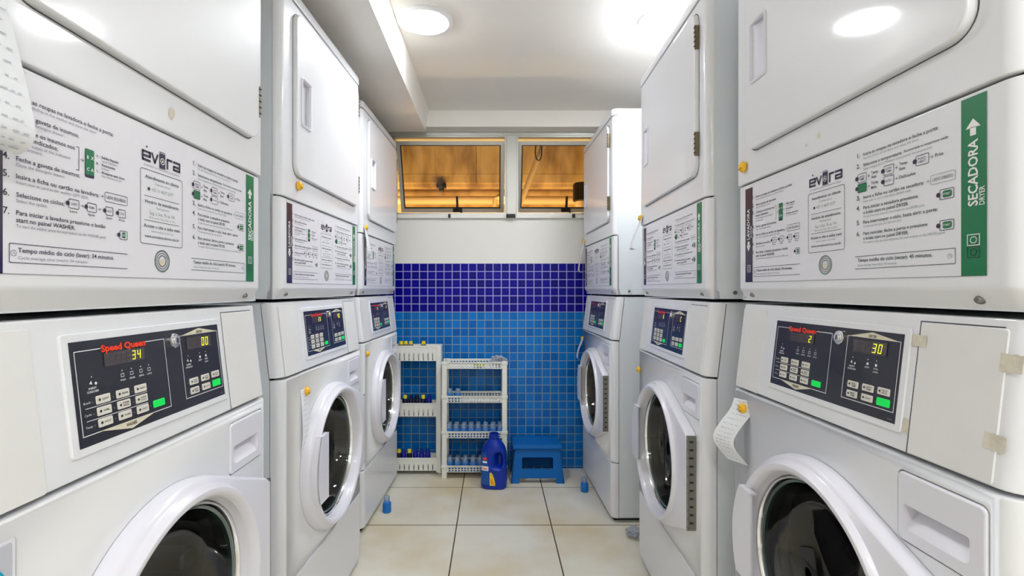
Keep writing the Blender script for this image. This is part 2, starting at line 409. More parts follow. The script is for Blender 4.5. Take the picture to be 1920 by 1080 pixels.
b = B(); b.box(.083, .143, YW-.022, YW+.06, WZ0-.012, WZ1+.005, 'alu', .003)
b.box(WIN[0][0]-.02, WIN[1][1]+.02, YW-.016, YW+.03, WZ1, WZ1+.026, 'alu', .002)
b.box(WIN[0][0]-.02, WIN[1][1]+.02, YW-.02, YW+.02, WZ0-.022, WZ0, 'wallpaint', .002)
struct('trim_3', b)
for x, wd, lb in ((-.272, .014, 'small black stay block on the sill under the left window'), (.108, .056, 'wide black catch on the sill below the window post'), (.497, .018, 'small black stay block under the window beside the far white dryer')):
    b = B(); b.box(-wd/2, wd/2, -.016, 0, -.012, .012, 'blk', .002); b.box(-wd/2+.003, wd/2-.003, -.02, -.014, -.004, .004, 'blk')
    o = b.build('window_catch', loc=(x, YW-.0205, WZ0-.010)); tag(o, lb, 'window catch')

# ------------------------------------------------------------------ outside, lit by sodium lamps
M['conc1'] = concrete('stained_concrete', lin(150, 126, 96), lin(206, 186, 150))
M['conc2'] = concrete('plain_concrete', lin(176, 150, 118), lin(212, 190, 152))
b = B(); b.box(-3.2, 3.6, 5.6, 5.8, 0, 3.6, 'conc2'); struct('wall_outside', b)
b = B()
for x0, x1 in ((-3.2, -.183), (-.178, 1.34), (1.345, 3.6)):
    for z0, z1 in ((2.245, 2.336), (2.340, 2.9), (2.904, 3.6)): b.box(x0, x1, 5.30, 5.6, z0, z1, 'conc1')
b.box(-3.2, 3.6, 5.34, 5.6, 2.21, 2.245, 'conc1'); struct('trim_4', b)
b = B(); b.box(-3.2, 3.6, YW+.14, 5.8, -.3, -.0, 'conc2'); struct('floor_outside', b)
b = B(); b.tube([(-3, 5.42, 2.08), (3.3, 5.42, 2.08)], .045, 'pipe', 14); tag(b.build('wall_pipe'), 'thick horizontal pipe along the orange lit wall outside the windows', 'pipe')
b = B(); b.tube([(.12, 4.7, 0), (.12, 4.7, 1.45), (.19, 4.7, 1.70), (.225, 4.7, 1.85), (.475, 4.7, 2.50), (.69, 4.7, 3.06)], .026, 'pipe', 12); conduit = tag(b.build('conduit'), 'slanting pale pipe seen through the window beside the far white dryer', 'pipe')
b = B(); b.tube([(.42+.030*math.sin(a), 4.66, 2.40+.085*math.cos(a)) for a in [2*PI*k/24 for k in range(24)]], .006, 'blk', 6); b.build('cable_loop', conduit)
b = B(); b.tube([(.12-.03, 5.05, 2.02), (.02, 5.05, 2.02), (-.02, 5.05, 2.0), (-.03, 5.05, 1.9), (-.03, 5.05, -.03)][::1], .026, 'pipe', 12); tag(b.build('pipe_elbow', loc=(.04, 0, .03)), 'pale pipe elbow low outside the left window beside the post', 'pipe')
b = B(); b.lathe([(.0, .16), (.075, .16), (.085, .14), (.085, 0), (.07, -.01)], 0, 0, 'blk', 20); b.tube([(0, 0, 0), (.0, 0, -.15), (.05, 0, -.3), (.14, 0, -.42), (.16, 0, -.6), (.16, 0, -1.93)], .065, 'pipe', 14)
tag(b.build('downpipe', loc=(.815, 4.6, 1.93)), 'orange lit downpipe with a black collar seen beside the far dryer', 'pipe')
b = B(); b.box(-.05, .05, 0, .06, -.02, .03, 'blk', .006); b.box(-.025, .025, .01, .05, -.05, -.015, 'blk', .004)
tag(b.build('bracket', loc=(-.545, 5.24, 2.20)), 'small black bracket on the stained concrete beam outside', 'bracket')

# ------------------------------------------------------------------ ceiling lamps
lamp_labels = {0: 'round flush ceiling lamp beside the dropped soffit', 1: 'round flush ceiling lamp above the white dryers opposite the soffit'}
for i, (x, y) in enumerate(LAMPS):
    r = empty('ceiling_lamp', (x, y, CEIL), label=lamp_labels.get(i, 'round flush ceiling lamp behind the camera, %s' % ['', '', 'first beside the soffit', 'first opposite the soffit', 'last beside the soffit', 'last opposite the soffit'][i]), cat='ceiling lamp', group='round ceiling lamps')
    b = B(); b.lathe([(.112, 0), (.112, -.006), (.106, -.010), (.094, -.011), (.090, -.007), (.090, 0)], 0, 0, 'lampring', 56); b.build('lamp_ring', r)
    b = B(); b.lathe([(.0001, -.027), (.030, -.0255), (.060, -.0205), (.080, -.0135), (.090, -.006), (.090, -.001)], 0, 0, ['lampglow_soft', 'lampglow_strong', 'lampglow_weak', 'lampglow', 'lampglow_weak', 'lampglow_strong'][i], 56); b.build('diffuser', r)  # diffuser domed below its ring to put a glow on the ceiling around it

# ------------------------------------------------------------------ machines
W = .683; DEPTH = .70; RC = .024; HC = W/2
X = lambda u: u-HC
def section(x0, x1, wf, dp, r=RC, n=5, ins=0):
    """open horizontal section: left side back -> front -> right side back, y = -w"""
    pts = [(x0+ins, dp)]
    for i in range(n+1):
        a = PI+PI/2*i/n; pts.append((x0+ins+r+r*math.cos(a), -(wf)+r+r*math.sin(a)))
    for i in range(n+1):
        a = 1.5*PI+PI/2*i/n; pts.append((x1-ins-r+r*math.cos(a), -(wf)+r+r*math.sin(a)))
    pts.append((x1-ins, dp)); return pts
def front_shell(b, z0, z1, wfun, dp, m, holes=None, bev=.005, r=RC, lean=False):
    """wrap-round front panel between z0 and z1; the flat middle is tessellated round the holes"""
    rows = []
    lv = [(z0, bev), (z0+bev*.3, bev*.3), (z0+bev, 0), (z1-bev, 0), (z1-bev*.3, bev*.3), (z1, bev)]
    for z, ins in lv: rows.append([(p[0], p[1], z) for p in section(-HC, HC, wfun(z)-ins, dp-(wfun(z) if lean else 0), r, ins=0)])
    n = len(rows[0]); k = n//2-1                                 # the flat span lies between k and k+1
    vs = [p for r_ in rows for p in r_]; fs = []
    for i in range(5):
        for j in range(n-1):
            if holes and i == 2 and j == k: continue
            fs.append((i*n+j, i*n+j+1, (i+1)*n+j+1, (i+1)*n+j))
    b.add(vs, fs, m)
    for row, up in ((rows[0], 0), (rows[-1], 1)):                 # close the top and bottom lips
        inner = [(p[0]*.94, p[1]+.02 if p[1] < dp-.004 else p[1], p[2]) for p in row]
        b.rings([row, inner] if up else [inner, row], m, closed=False)
    if holes:
        a0, a1 = rows[2][k], rows[2][k+1]
        flat = [(a0[0], a0[2]), (a1[0], a1[2]), (a1[0], rows[3][k+1][2]), (a0[0], rows[3][k][2])]
        b.plate(flat, holes, -wfun(z0), -wfun(z0)+.004, m, back=False)
# ---- the washer door
DU, DZ = .340, .560
def door_outline(n=120, R=.238, hx=.634-.340, hz=.138, grow=0):
    """circle with straight tangents to a vertical hinge edge"""
    R += grow; hx += grow*.3; hz += grow*.5
    a0 = math.atan2(hz, hx); d = math.hypot(hx, hz); ta = a0+math.acos(min(1, R/d))
    out = []
    for k in range(n):
        a = 2*PI*k/n
        a_ = (a+PI) % (2*PI)-PI
        if abs(a_) >= ta: r = R
        elif abs(a_) <= a0: r = hx/math.cos(a_)
        else:
            t = Vector((R*math.cos(ta), R*math.sin(ta))); h = Vector((hx, hz)); e = h-t
            c, s_ = math.cos(abs(a_)), math.sin(abs(a_)); den = c*e.y-s_*e.x
            r = (t.x*e.y-t.y*e.x)/den
        out.append((r*math.cos(a), r*math.sin(a)))
    return out
def washer_door(root):
    d = empty('door', (X(DU), 0, DZ)); d.parent = root
    n = 120; kr = lambda r: r*1.10 if r > .18 else r*1.13
    cr = lambda r, y: [(kr(r)*math.cos(2*PI*k/n), y, kr(r)*math.sin(2*PI*k/n)) for k in range(n)]
    def sc(g, y):
        o = door_outline(n, grow=g); return [(p[0], y, p[1]) for p in o]
    rs = [sc(0, -.001), sc(.001, -.010), sc(-.001, -.0225), sc(-.004, -.028), sc(-.009, -.0300)]
    # between outer edge and the raised ring
    b = B(); b.rings(rs+[cr(.2045, -.0340), cr(.2025, -.0405), cr(.199, -.045), cr(.195, -.0455), cr(.1905, -.044), cr(.187, -.040), cr(.182, -.030), cr(.177, -.018), cr(.1735, -.008), cr(.173, .002)], 'plastic', flip=False)
    b.build('door_ring', d, ang=40)
    b = B(); b.rings([cr(.1735, -.012), cr(.172, -.015), cr(.169, -.015), cr(.167, -.011), cr(.166, -.004)], 'chrome'); b.build('trim_ring', d)
    b = B(); b.rings([cr(.167, -.006), cr(.165, -.0065), cr(.1625, -.004), cr(.161, .004)], 'glassrim'); b.build('glass_rim', d)
    b = B(); b.rings([cr(.1620, -.003), cr(.159, .010), cr(.152, .035), cr(.142, .055), cr(.120, .074), cr(.085, .088), cr(.045, .095), cr(.002, .097)], 'glass'); b.build('glass_bowl', d, ang=60)
    # grip plate over the free side of the ring
    b = B(); x0, x1, z0, z1 = .105-DU, .192-DU, .475-DZ, .672-DZ
    def left(z): return -math.sqrt(max(0, .230**2-z**2))
    zz = [z0+(z1-z0)*i/12 for i in range(13)]
    fr = [(left(z)+.002, z) for z in zz]; ol = fr+[(x1, z1), (x1, z0)]
    ol = ol[::-1]
    top = [(p[0], -.056, p[1]) for p in ol]
    b.plate(ol, [], -.0535, -.049, 'plastic')
    lf = [[(left(z)+.002, y, z) for z in zz] for y in (-.054, -.030)]
    b.rings(lf, 'plastic', closed=False, flip=True)
    for z in (z0, z1):
        b.box(left(z)+.002, x1-.0, -.054, -.040, z-.002, z+.002, 'plastic')
    b.build('handle', d)
    b = B(); b.box(.6325-DU, .6355-DU, -.0290, -.002, -.1365, .1365, 'steel')
    b.tube([(.6350-DU, -.0265, -.1365), (.6350-DU, -.0265, .1365)], .0030, 'steel', 8)
    for k in range(11): b.box(.6354-DU, .6383-DU, -.0275, -.0250, -.128+k*.0250, -.128+k*.0250+.0022, 'seam'); b.box(.6354-DU, .6360-DU, -.021, -.010, -.118+k*.0234, -.118+k*.0234+.006, 'seam')
    b.build('hinge', d)
def seg_digit(b, ch, x, z, w_, h, m, y, fn, t=None):
    segs = {'0': 'abcdef', '1': 'bc', '2': 'abged', '3': 'abgcd', '4': 'fgbc', '5': 'afgcd', '6': 'afgedc', '7': 'abc', '8': 'abcdefg', '9': 'abcdfg', 'C': 'adef'}[ch]
    t = t or h*.11; sl = lambda p, q: fn(p+(q-z)*.12, q)
    R_ = {'a': (x, x+w_, z+h-t, z+h), 'd': (x, x+w_, z, z+t), 'g': (x, x+w_, z+h/2-t/2, z+h/2+t/2), 'f': (x, x+t, z+h/2, z+h), 'b': (x+w_-t, x+w_, z+h/2, z+h), 'e': (x, x+t, z, z+h/2), 'c': (x+w_-t, x+w_, z, z+h/2)}
    for s_ in segs:
        a = R_[s_]; g = t*.18; rect(b, a[0]+g, a[1]-g, a[2]+g, a[3]-g, m, fn=sl)

ZS0, ZS1 = .875, 1.083
def wcon(z): return -.002-.024*max(0, min(1, (z-ZS0)/(ZS1-ZS0)))
con_a = math.atan2(.024, ZS1-ZS0); cn = (math.cos(con_a), math.sin(con_a))     # outward (w, z)
def con(off):
    def f(x, z):  # x local, z height measured on the slope
        return (x, -(wcon(z)+cn[0]*off), z+cn[1]*off)
    return f
def slab(b, x0, x1, z0, z1, h, m, r=.003, fn=con, base=0.0):
    """rounded raised plate lying on the sloping console"""
    o = rrect(x0, x1, z0, z1, r, 4)
    rs = []
    for ins, hh in ((0, base), (0, base+h*.6), (min(r, h)*.35, base+h)):
        q = inset_rings(o, [(ins, 0)])[0]; rs.append([fn(hh)(p[0], p[2]) for p in q])
    b.rings(rs, m, cap1=True)
PU0, PU1, PZ0, PZ1 = .170, .508, .912, 1.050
def pa(a): return X(PU0+a*(PU1-PU0))
def pb(v): return PZ0+v*(PZ1-PZ0)
def control_panel(root):
    cp = empty('control_panel', (0, 0, 0)); cp.parent = root
    b = B(); slab(b, X(PU0)-.011, X(PU1)+.011, PZ0-.011, PZ1+.011, .0035, 'enamel', .006); b.build('bezel', cp)
    b = B(); f0 = con(.0038); f1 = con(.0041); f2 = con(.0044)
    rect(b, X(PU0), X(PU1), PZ0, PZ1, 'black', fn=f0)
    ln = lambda pts, t=.0011, m='white_print', closed=True: outline(b, [(pa(p), pb(q)) for p, q in pts], t, m, fn=f1, closed=closed)
    ln([(.02, .10), (.02, .905), (.532, .905), (.532, .10)], closed=True)
    ln([(.651, .12), (.651, .91), (.985, .91), (.985, .12)])
    poly(b, [(pa(p), pb(q)) for p, q in ((.10, .103), (.42, .103), (.27, .018))], 'cream', fn=f2)
    poly(b, [(pa(p), pb(q)) for p, q in ((.655, .908), (.984, .908), (.815, .982))], 'cream', fn=f2)
    f3 = con(.0047)
    text(b, 'WASHER', pa(.268), pb(.052), .0047, 'black', width=.021, align='c', bold=.02, fn=f3)
    text(b, 'DRYER', pa(.818), pb(.918), .0045, 'black', width=.017, align='c', bold=.02, fn=f3)
    rect(b, pa(.148), pa(.40), pb(.87), pb(.93), 'black', fn=f2)
    for q in (.352, .232): ln([(.044, q), (.38, q)], .0008, closed=False)
    for s_, q in (('Soil', .395), ('Cycle', .28), ('Temp', .165)): text(b, s_, pa(.036), pb(q), .0028, 'white_print', width=.011, fn=f1)
    # status icons
    for a, s_ in ((.248, 'WASH'), (.302, 'RINSE'), (.358, 'SPIN'), (.41, 'LOCK')):
        disc(b, pa(a), pb(.642), .0010, 'white_print', fn=f1, n=10); text(b, s_, pa(a), pb(.535), .0024, 'white_print', width=.0105, align='c', bold=.02, fn=f1)
        outline(b, [(pa(a)-.0028, pb(.578)), (pa(a)+.0028, pb(.578)), (pa(a)+.0028, pb(.61)), (pa(a)-.0028, pb(.61))], .0007, 'white_print', fn=f1)
    for a in (.088, .702):
        disc(b, pa(a), pb(.645), .0010, 'white_print', fn=f1, n=10); poly(b, [(pa(a-.014), pb(.58)), (pa(a), pb(.57)), (pa(a-.004), pb(.61))], 'white_print', fn=f1)
        disc(b, pa(a+.018), pb(.575), .002, 'white_print', fn=f1, n=10)
        text(b, 'INSERT', pa(a), pb(.525), .0026, 'white_print', width=.013, align='c', bold=.02, fn=f1); text(b, 'COINS/CARD', pa(a), pb(.492), .0026, 'white_print', width=.019, align='c', bold=.02, fn=f1)
    for a, s1, s2 in ((.803, 'DRY', ''), (.857, 'COOL', 'DOWN')):
        disc(b, pa(a), pb(.652), .0010, 'white_print', fn=f1, n=10); disc(b, pa(a), pb(.60), .0026, 'white_print', fn=f1, n=6)
        text(b, s1, pa(a), pb(.548), .0026, 'white_print', width=.010, align='c', bold=.02, fn=f1)
        if s2: text(b, s2, pa(a), pb(.510), .0026, 'white_print', width=.010, align='c', bold=.02, fn=f1)
    text(b, '203865', pa(.985), pb(.03), .0022, 'grey_print', width=.010, align='r', fn=f1)
    for q in (.408, .294, .183):
        for a in (.131, .236, .341): disc(b, pa(a-.051), pb(q-.01), .0009, 'grey_print', fn=f1, n=8)
    for q in (.316, .197):
        for a in (.725, .825, .922): disc(b, pa(a-.046), pb(q-.008), .0009, 'grey_print', fn=f1, n=8)
    disc(b, pa(.395), pb(.183), .0009, 'grey_print', fn=f1, n=8)
    b.build('overlay', cp, sharp=False)
    b = B(); text(b, 'Speed Queen', pa(.146), pb(.868), .0088, 'red', width=pa(.402)-pa(.146), bold=.065, fn=con(.0050)); b.build('red_logo', cp, sharp=False)
    def key(a, q, s_, m='key', w_=.0245, h=.0115, icon=True):
        b = B(); x, z = pa(a), pb(q); slab(b, x-w_/2, x+w_/2, z-h/2, z+h/2, .0012, m, .0015, base=.0042)
        f = con(.0057)
        if m == 'key':
            disc(b, x-w_*.29, z, h*.17, 'black', fn=f, n=8)
            l = s_.split('|')
            for i, t in enumerate(l): text(b, t, x+w_*.12, z-.0012+(len(l)-1)*.0018-i*.0038, .0025, 'black', width=w_*.44, align='c', bold=.01, fn=f)
        b.build('button' if m == 'key' else 'start_button', cp)
    g = [('LIGHT', 'MEDIUM', 'HEAVY'), ('NORMAL', 'PERM|PRESS', 'DELICATES|KNITS'), ('HOT', 'WARM', 'COLD')]
    for r_, q in enumerate((.408, .294, .181)):
        for c_, a in enumerate((.131, .236, .341)): key(a, q, g[r_][c_])
    key(.448, .187, '', 'go', .026, .0112)
    for (a, q, s_) in ((.725, .312, 'HIGH|TEMP'), (.825, .316, 'LOW|TEMP'), (.922, .322, 'NO|HEAT'), (.725, .193, 'MED|TEMP'), (.826, .197, 'DELICATE')): key(a, q, s_)
    key(.925, .200, '', 'go', .026, .0125)
    b = B(); zc = pb(.866); xc = pa(.598); n = 24
    for r0, r1, h0, h1, m in ((.0125, .0105, .004, .009, 'chrome'), (.0075, .0068, .0085, .0125, 'chrome')):
        b.rings([[con(h0)(xc+r0*math.cos(2*PI*k/n), zc+r0*math.sin(2*PI*k/n)) for k in range(n)], [con(h1*.9)(xc+r0*math.cos(2*PI*k/n), zc+r0*math.sin(2*PI*k/n)) for k in range(n)], [con(h1)(xc+r1*math.cos(2*PI*k/n), zc+r1*math.sin(2*PI*k/n)) for k in range(n)]], m, cap1=True)
    rect(b, xc-.0012, xc+.0012, zc-.004, zc+.004, 'seam', fn=con(.0128)); b.build('key_lock', cp)
    return cp
def display(cp, a0, a1, q0, q1, digits, big):
    b = B(); f = con(.0048); rect(b, pa(a0), pa(a1), pb(q0), pb(q1), 'window_dark', fn=f)
    f2 = con(.0052); h = (pb(q1)-pb(q0))*.72; w_ = h*.50; pitch = h*.78
    x = pa(a0)+.004; zb = pb(q0)+(pb(q1)-pb(q0))*.14; nd = int((pa(a1)-pa(a0)-.008)/pitch)
    digits = digits.rjust(nd)
    for i, ch in enumerate(digits):
        xx = pa(a1)-.006-(nd-i)*pitch
        seg_digit(b, ch if ch != ' ' else '8', xx, zb, w_, h, 'led' if ch != ' ' else 'ghost', 0, f2)
    b.build('display', cp, sharp=False)

def make_washer():
    root = empty('washing_machine', (0, 0, 0))
    # cabinet: side, back and top sheets behind the front panel
    b = B(); yb = DEPTH
    sides = [(.038, .022), (yb, .022), (yb, 1.083), (.0645, 1.083), (.0405, .873), (.038, .868)]
    for sx in (-1, 1):
        a, c = sx*HC, sx*(HC-.004)
        p0 = [(a, y, z) for y, z in sides]; p1 = [(c, y, z) for y, z in sides]
        b.rings([p0, p1], 'enamel_side', cap0=True, cap1=True, flip=sx > 0)
    b.box(-HC, HC, yb-.004, yb, .022, 1.083, 'enamel_side'); b.box(-HC, HC, .045, yb, 1.079, 1.083, 'enamel_side'); b.box(-HC, HC, .038, yb, .022, .026, 'enamel_side')
    b.box(-HC+.03, HC-.03, .02, .6, 0, .022, 'seam')
    b.box(-HC+.004, HC-.004, .030, .05, .286-.004, .286+.004, 'seam'); b.box(-HC+.004, HC-.004, .034, .05, .862, .882, 'seam')  # dark bars behind the panel seams, gap shade put into the colour
    b.build('cabinet', root)
    b = B(); hole = circ(X(DU), DZ, .194, 72)
    du0, du1, dz0, dz1 = X(.517), X(.655), .744, .850
    dr = rrect(du0, du1, dz0, dz1, .010, 4)
    front_shell(b, .288, .869, lambda z: 0, .036, 'enamel', holes=[hole, dr]); b.build('front_panel', root)
    b = B(); front_shell(b, .022, .284, lambda z: 0, .036, 'enamel'); b.build('kick_panel', root)
    b = B(); front_shell(b, .875, 1.083, wcon, .036, 'enamel', bev=.004, lean=True)
    # side wedge closing the sloped hood back to the cabinet
    b.build('console', root)
    # covers on both sides of the keypad
    b = B(); slab(b, X(.018), X(.122), .876, 1.072, .0016, 'cover', .004); b.build('blank_cover', root)
    b = B(); slab(b, X(.532), X(.656), .878, 1.070, .0020, 'cover', .004); outline(b, [(X(.530), .876), (X(.530), 1.072), (X(.65), 1.072)], .0014, 'seam', fn=con(.0004), closed=False); b.build('coin_slot_cover', root)
    cp = control_panel(root)
    # detergent drawer with a slanting grip pocket
    b = B(); g = .0018; x0, x1, z0, z1 = du0+g, du1-g, dz0+g, dz1-g
    n = 16; arch = [(x0+(x1-x0)*i/n, z0+.004*math.sin(PI*i/n)) for i in range(1, n)]
    o_ = rrect(x0, x1, z0, z1, .009, 4)
    h0, h1, hz0, hz1 = X(.531), X(.632), .764, .801
    hole = rrect(h0, h1, hz0, hz1, .004, 3, rs=(.010, .010, .004, .004))
    pillow_plate(b, o_, .02, -.003, .004, 'plastic', holes=[hole])
    r0 = [(p[0], -.003, p[1]) for p in hole]
    def deep(p, k): t = (p[1]-hz0)/(hz1-hz0); return (p[0]+(0 if abs(p[0]-h0) > .02 and abs(p[0]-h1) > .02 else 0), -.003+k*.034*max(.04, t), p[1])
    r1 = [deep(p, 1) for p in hole]
    b.rings([r0, r1], 'plastic', cap1=True, flip=True); b.build('detergent_drawer', root)
    washer_door(root)
    b = B(); cx, n = X(DU), 60
    cr = lambda r, y: [(cx+r*math.cos(2*PI*k/n), y, DZ+r*math.sin(2*PI*k/n)) for k in range(n)]
    b.rings([cr(.196, .003), cr(.190, .008), cr(.192, .030), cr(.210, .045), cr(.203, .062), cr(.215, .075)], 'rubber'); b.build('gasket', root)
    b = B(); rs = [cr(.212, .070), cr(.250, .085), cr(.253, .10), cr(.253, .40), cr(.235, .42), cr(.08, .43), cr(.001, .425)]
    b.rings(rs, 'steel_dark')
    for k in range(3):
        a = 2*PI*k/3+.5; p = Matrix.Rotation(-a, 4, 'Y')
        sub = B(); sub.box(-.02, .02, .11, .39, .205, .247, 'steel_dark', .008)
        b.add([Vector((cx, 0, DZ))+(p @ Vector(v)) for v in sub.v], sub.f, 'steel_dark')
    b.build('drum', root)
    b = B()
    for x in (-.26, .26):
        for y in (.08, .60): b = B(); b.lathe([(.02, 0), (.02, .008), (.010, .010), (.010, .024)], x, y, 'rubber', 14); b.build('foot', root)
    return root, cp

ZD0, ZD1, ZSM, ZLID = 1.092, 1.990, 1.378, 1.953
def printed_sheet(root):
    b = B(); Y0 = .0114; Y1 = .0110; Y2 = .0107; Y3 = .0104
    rect(b, X(.046), X(.640), 1.137, 1.371, 'vinyl', y=Y0)
    rect(b, X(.046), X(.640), 1.1370, 1.1376, 'grey_print', y=Y1)
    rect(b, X(.046), X(.0795), 1.137, 1.366, 'strip', y=Y1)
    rect(b, X(.606), X(.640), 1.137, 1.371, 'green', y=Y1)
    T = lambda s, u, z, h, m, wd=None, al='l', bold=0.0, rot=0: text(b, s, X(u), z, h, m, width=wd, align=al, bold=bold, y=Y2, rot=rot)
    T('LAVADORA', .0660, 1.241, .0115, 'white_print', .0745, bold=.02, rot=90)
    T('WASHER', .0760, 1.243, .0060, 'white_print', .030, bold=.01, rot=90)
    poly(b, [(X(.060), 1.222), (X(.066), 1.222), (X(.066), 1.236), (X(.057), 1.236), (X(.057), 1.222)], 'white_print', y=Y2)
    poly(b, [(X(.052), 1.226), (X(.0615), 1.212), (X(.071), 1.226)], 'white_print', y=Y2)
    outline(b, [(X(.057), 1.162), (X(.070), 1.162), (X(.070), 1.178), (X(.057), 1.178)], .0012, 'white_print', y=Y2); outline(b, circ(X(.0635), 1.170, .0045, 12), .001, 'white_print', y=Y2)
    T('SECADORA', .6285, 1.228, .0125, 'white_print', .0865, bold=.03, rot=90)
    T('DRYER', .6375, 1.228, .0070, 'white_print', .024, bold=.015, rot=90)
    poly(b, [(X(.6185), 1.320), (X(.6265), 1.320), (X(.6265), 1.331), (X(.6185), 1.331)], 'white_print', y=Y2)
    poly(b, [(X(.6125), 1.330), (X(.6325), 1.330), (X(.6225), 1.342)], 'white_print', y=Y2)
    for zz, m in ((1.177, 'white_print'), (1.161, 'dkgreen')):
        outline(b, [(X(.615), zz), (X(.631), zz), (X(.631), zz+.014), (X(.615), zz+.014)], .0011, m, y=Y2); outline(b, circ(X(.623), zz+.007, .0042, 12), .001, m, y=Y2)
    # left column
    NU, TU = .0865, .0945
    def step(n, z, lines, sub, m1, m2, nu, tu, wds, nm=None):
        T('%d.' % n, nu, z-.0005, .0076, nm or m1, None, 'r', bold=.012)
        zz = z
        for s, wd in zip(lines, wds): T(s, tu, zz, .0052, m1, wd, bold=.012); zz -= .0082
        for s, wd in sub: T(s, tu, zz+.0021, .0036, m2, wd); zz -= .0055
    P, G = 'purple', 'grey_print'
    step(1, 1.337, ['Insira as roupas na lavadora e feche a porta:'], [('Put the clothes in the washer and close the door:', .112)], P, G, NU, TU, [.141])
    step(2, 1.3175, ['Abra a gaveta de insumos;'], [('Open the detergent drawer;', .062)], P, G, NU, TU, [.083])
    step(3, 1.300, ['Coloque os insumos nos', 'locais indicados;'], [('Put the supply at the indicated', .070), ('compartment;', .032)], P, G, NU, TU, [.077, .053])
    step(4, 1.266, ['Feche a gaveta de insumos;'], [('Close the detergent drawer;', .063)], P, G, NU, TU, [.085])
    step(5, 1.246, ['Insira a ficha ou cartão na lavadora;'], [('Insert coin or card to the washer: LEFT SIDE;', .098)], P, G, NU, TU, [.116])
    step(6, 1.225, ['Selecione os ciclos;'], [('Select the cycles;', .038)], P, G, NU, TU, [.062])
    step(7, 1.2045, ['Para iniciar a lavadora pressione o botão', 'start no painel WASHER.'], [('To start the washer press the start button on the WASHER panel.', .128)], P, G, NU, TU, [.127, .078])
    outline(b, [(X(.174), 1.305), (X(.178), 1.305), (X(.178), 1.275), (X(.174), 1.275)], .0008, P, y=Y2, closed=False)
    T('→', .1805, 1.2875, .005, P)
    poly(b, rrect(X(.1875), X(.2025), 1.269, 1.307, .002, 2), P, y=Y1-.0001); poly(b, rrect(X(.188), X(.202), 1.2725, 1.3065, .0018, 2), 'green', y=Y2)
    for s_, uu, zz in (('B', .1902, 1.294), ('X', .1966, 1.294), ('C', .1902, 1.278), ('A', .1966, 1.278)): text(b, s_, X(uu), zz, .0042, 'white_print', y=Y3, bold=.03)
    for i, (s1, s2) in enumerate((('Sabão líquido', 'Liquid detergent'), ('Amaciante', 'Softener'), ('Alvejante sem cloro', 'Non-Chlorine bleach'))):
        zz = 1.3005-.0105*i; T('ABC'[i]+' -', .206, zz, .0034, P, .006); T(s1, .2145, zz, .0036, P, (.031, .024, .042)[i], bold=.02); T(s2, .2145, zz-.0046, .003, G, (.028, .014, .036)[i])
    T('→', .2135, 1.2465, .0045, P)
    outline(b, rrect(X(.2205), X(.262), 1.2425, 1.2555, .0022, 2), .0007, P, y=Y2); T('LADO ESQUERDO', .2412, 1.2468, .0042, P, .036, 'c', bold=.01)
    def pill(u0, u1, zc, h, s_, m=P, fill=None, full=None):
        outline(b, rrect(X(u0)+.003, X(u1), zc-h/2, zc+h/2, .0015, 2), .0008, m, y=Y2); disc(b, X(u0)+.001, zc, h*.25, m, y=Y3, n=10)
        if fill: poly(b, rrect(X(u0)+.007, X(u1)-.003, zc-h*.34, zc+h*.34, h*.22, 3), fill, y=Y2)
        if full: poly(b, rrect(X(u0)+.003, X(u1), zc-h/2, zc+h/2, .0015, 2), full, y=Y2)
        if s_:
            l = s_.split('|'); k = .0030
            for i, t in enumerate(l): text(b, t, X((u0+u1)/2)+.0015, zc-k/2+(len(l)-1)*.0022-i*.0046, k, 'white_print' if (fill or full) else m, width=(u1-u0)*.5, align='c', y=Y3, bold=.01)
    for u0, u1, s_, t1 in ((.160, .178, 'LIGHT', 'Leve'), (.188, .206, 'NORMAL', 'Algodão'), (.219, .235, 'HOT', 'Quente'), (.242, .2585, 'COLD', 'Fria')):
        pill(u0, u1, 1.2295, .0115, s_); T(t1, (u0+u1)/2+.001, 1.2185, .003, P, .011, 'c', bold=.01)
    T('→', .1805, 1.2275, .0042, P); T('→', .209, 1.2275, .0042, P)
    pill(.2445, .262, 1.1985, .012, 'START', P, 'green')
    for (u0, u1, s1, s2, cm, cs) in ((.0865, .262, 'Tempo médio do ciclo (lavar): 34 minutos.', 'Cycle average time (wash): 34 minutes.', P, G), (.4145, .598, 'Tempo médio do ciclo (secar): 45 minutos.', 'Cycle average time (dry): 45 minutes.', 'dkgreen', 'grgreen_print')):
        zb0, zb1 = (1.1500, 1.1715) if u0 < .2 else (1.1545, 1.1755)
        if u0 < .2: pts = [(X(u1), zb0), (X(u0)+.001, zb0), (X(u0), zb0+.001), (X(u0), zb1-.001), (X(u0)+.001, zb1), (X(u1), zb1)]; tu = u0+.010; ic = u0+.005
        else: pts = [(X(u0), zb0), (X(u1)-.001, zb0), (X(u1), zb0+.001), (X(u1), zb1-.001), (X(u1)-.001, zb1), (X(u0), zb1)]; tu = u0+.006; ic = u1-.008
        outline(b, pts, .0008, cm, y=Y2, closed=False); T(s1, tu, zb0+.0118, .0054, cm, .140 if u0 < .2 else .143, bold=.014); T(s2, tu, zb0+.0042, .0036, cs, .096 if u0 < .2 else .082)
        outline(b, circ(X(ic), (zb0+zb1)/2, .0033, 14), .0006, cs, y=Y2); outline(b, [(X(ic), (zb0+zb1)/2+.002), (X(ic), (zb0+zb1)/2), (X(ic)+.0015, (zb0+zb1)/2-.001)], .0006, cs, y=Y2, closed=False)
    # centre column: logo, opening hours box, round mark
    zl, hl = 1.3195, .0165; t = .0036
    def stroke(pts, closed=False): outline(b, [(X(p), q) for p, q in pts], t, P, y=Y2, closed=closed)
    stroke([(.3095, zl+.0018), (.2935, zl+.0018), (.2935, zl+hl-.0018), (.3095, zl+hl-.0018), (.3095, zl+hl/2), (.296, zl+hl/2)]); disc(b, X(.3025), zl+hl+.0062, .0018, P, y=Y2, n=8)
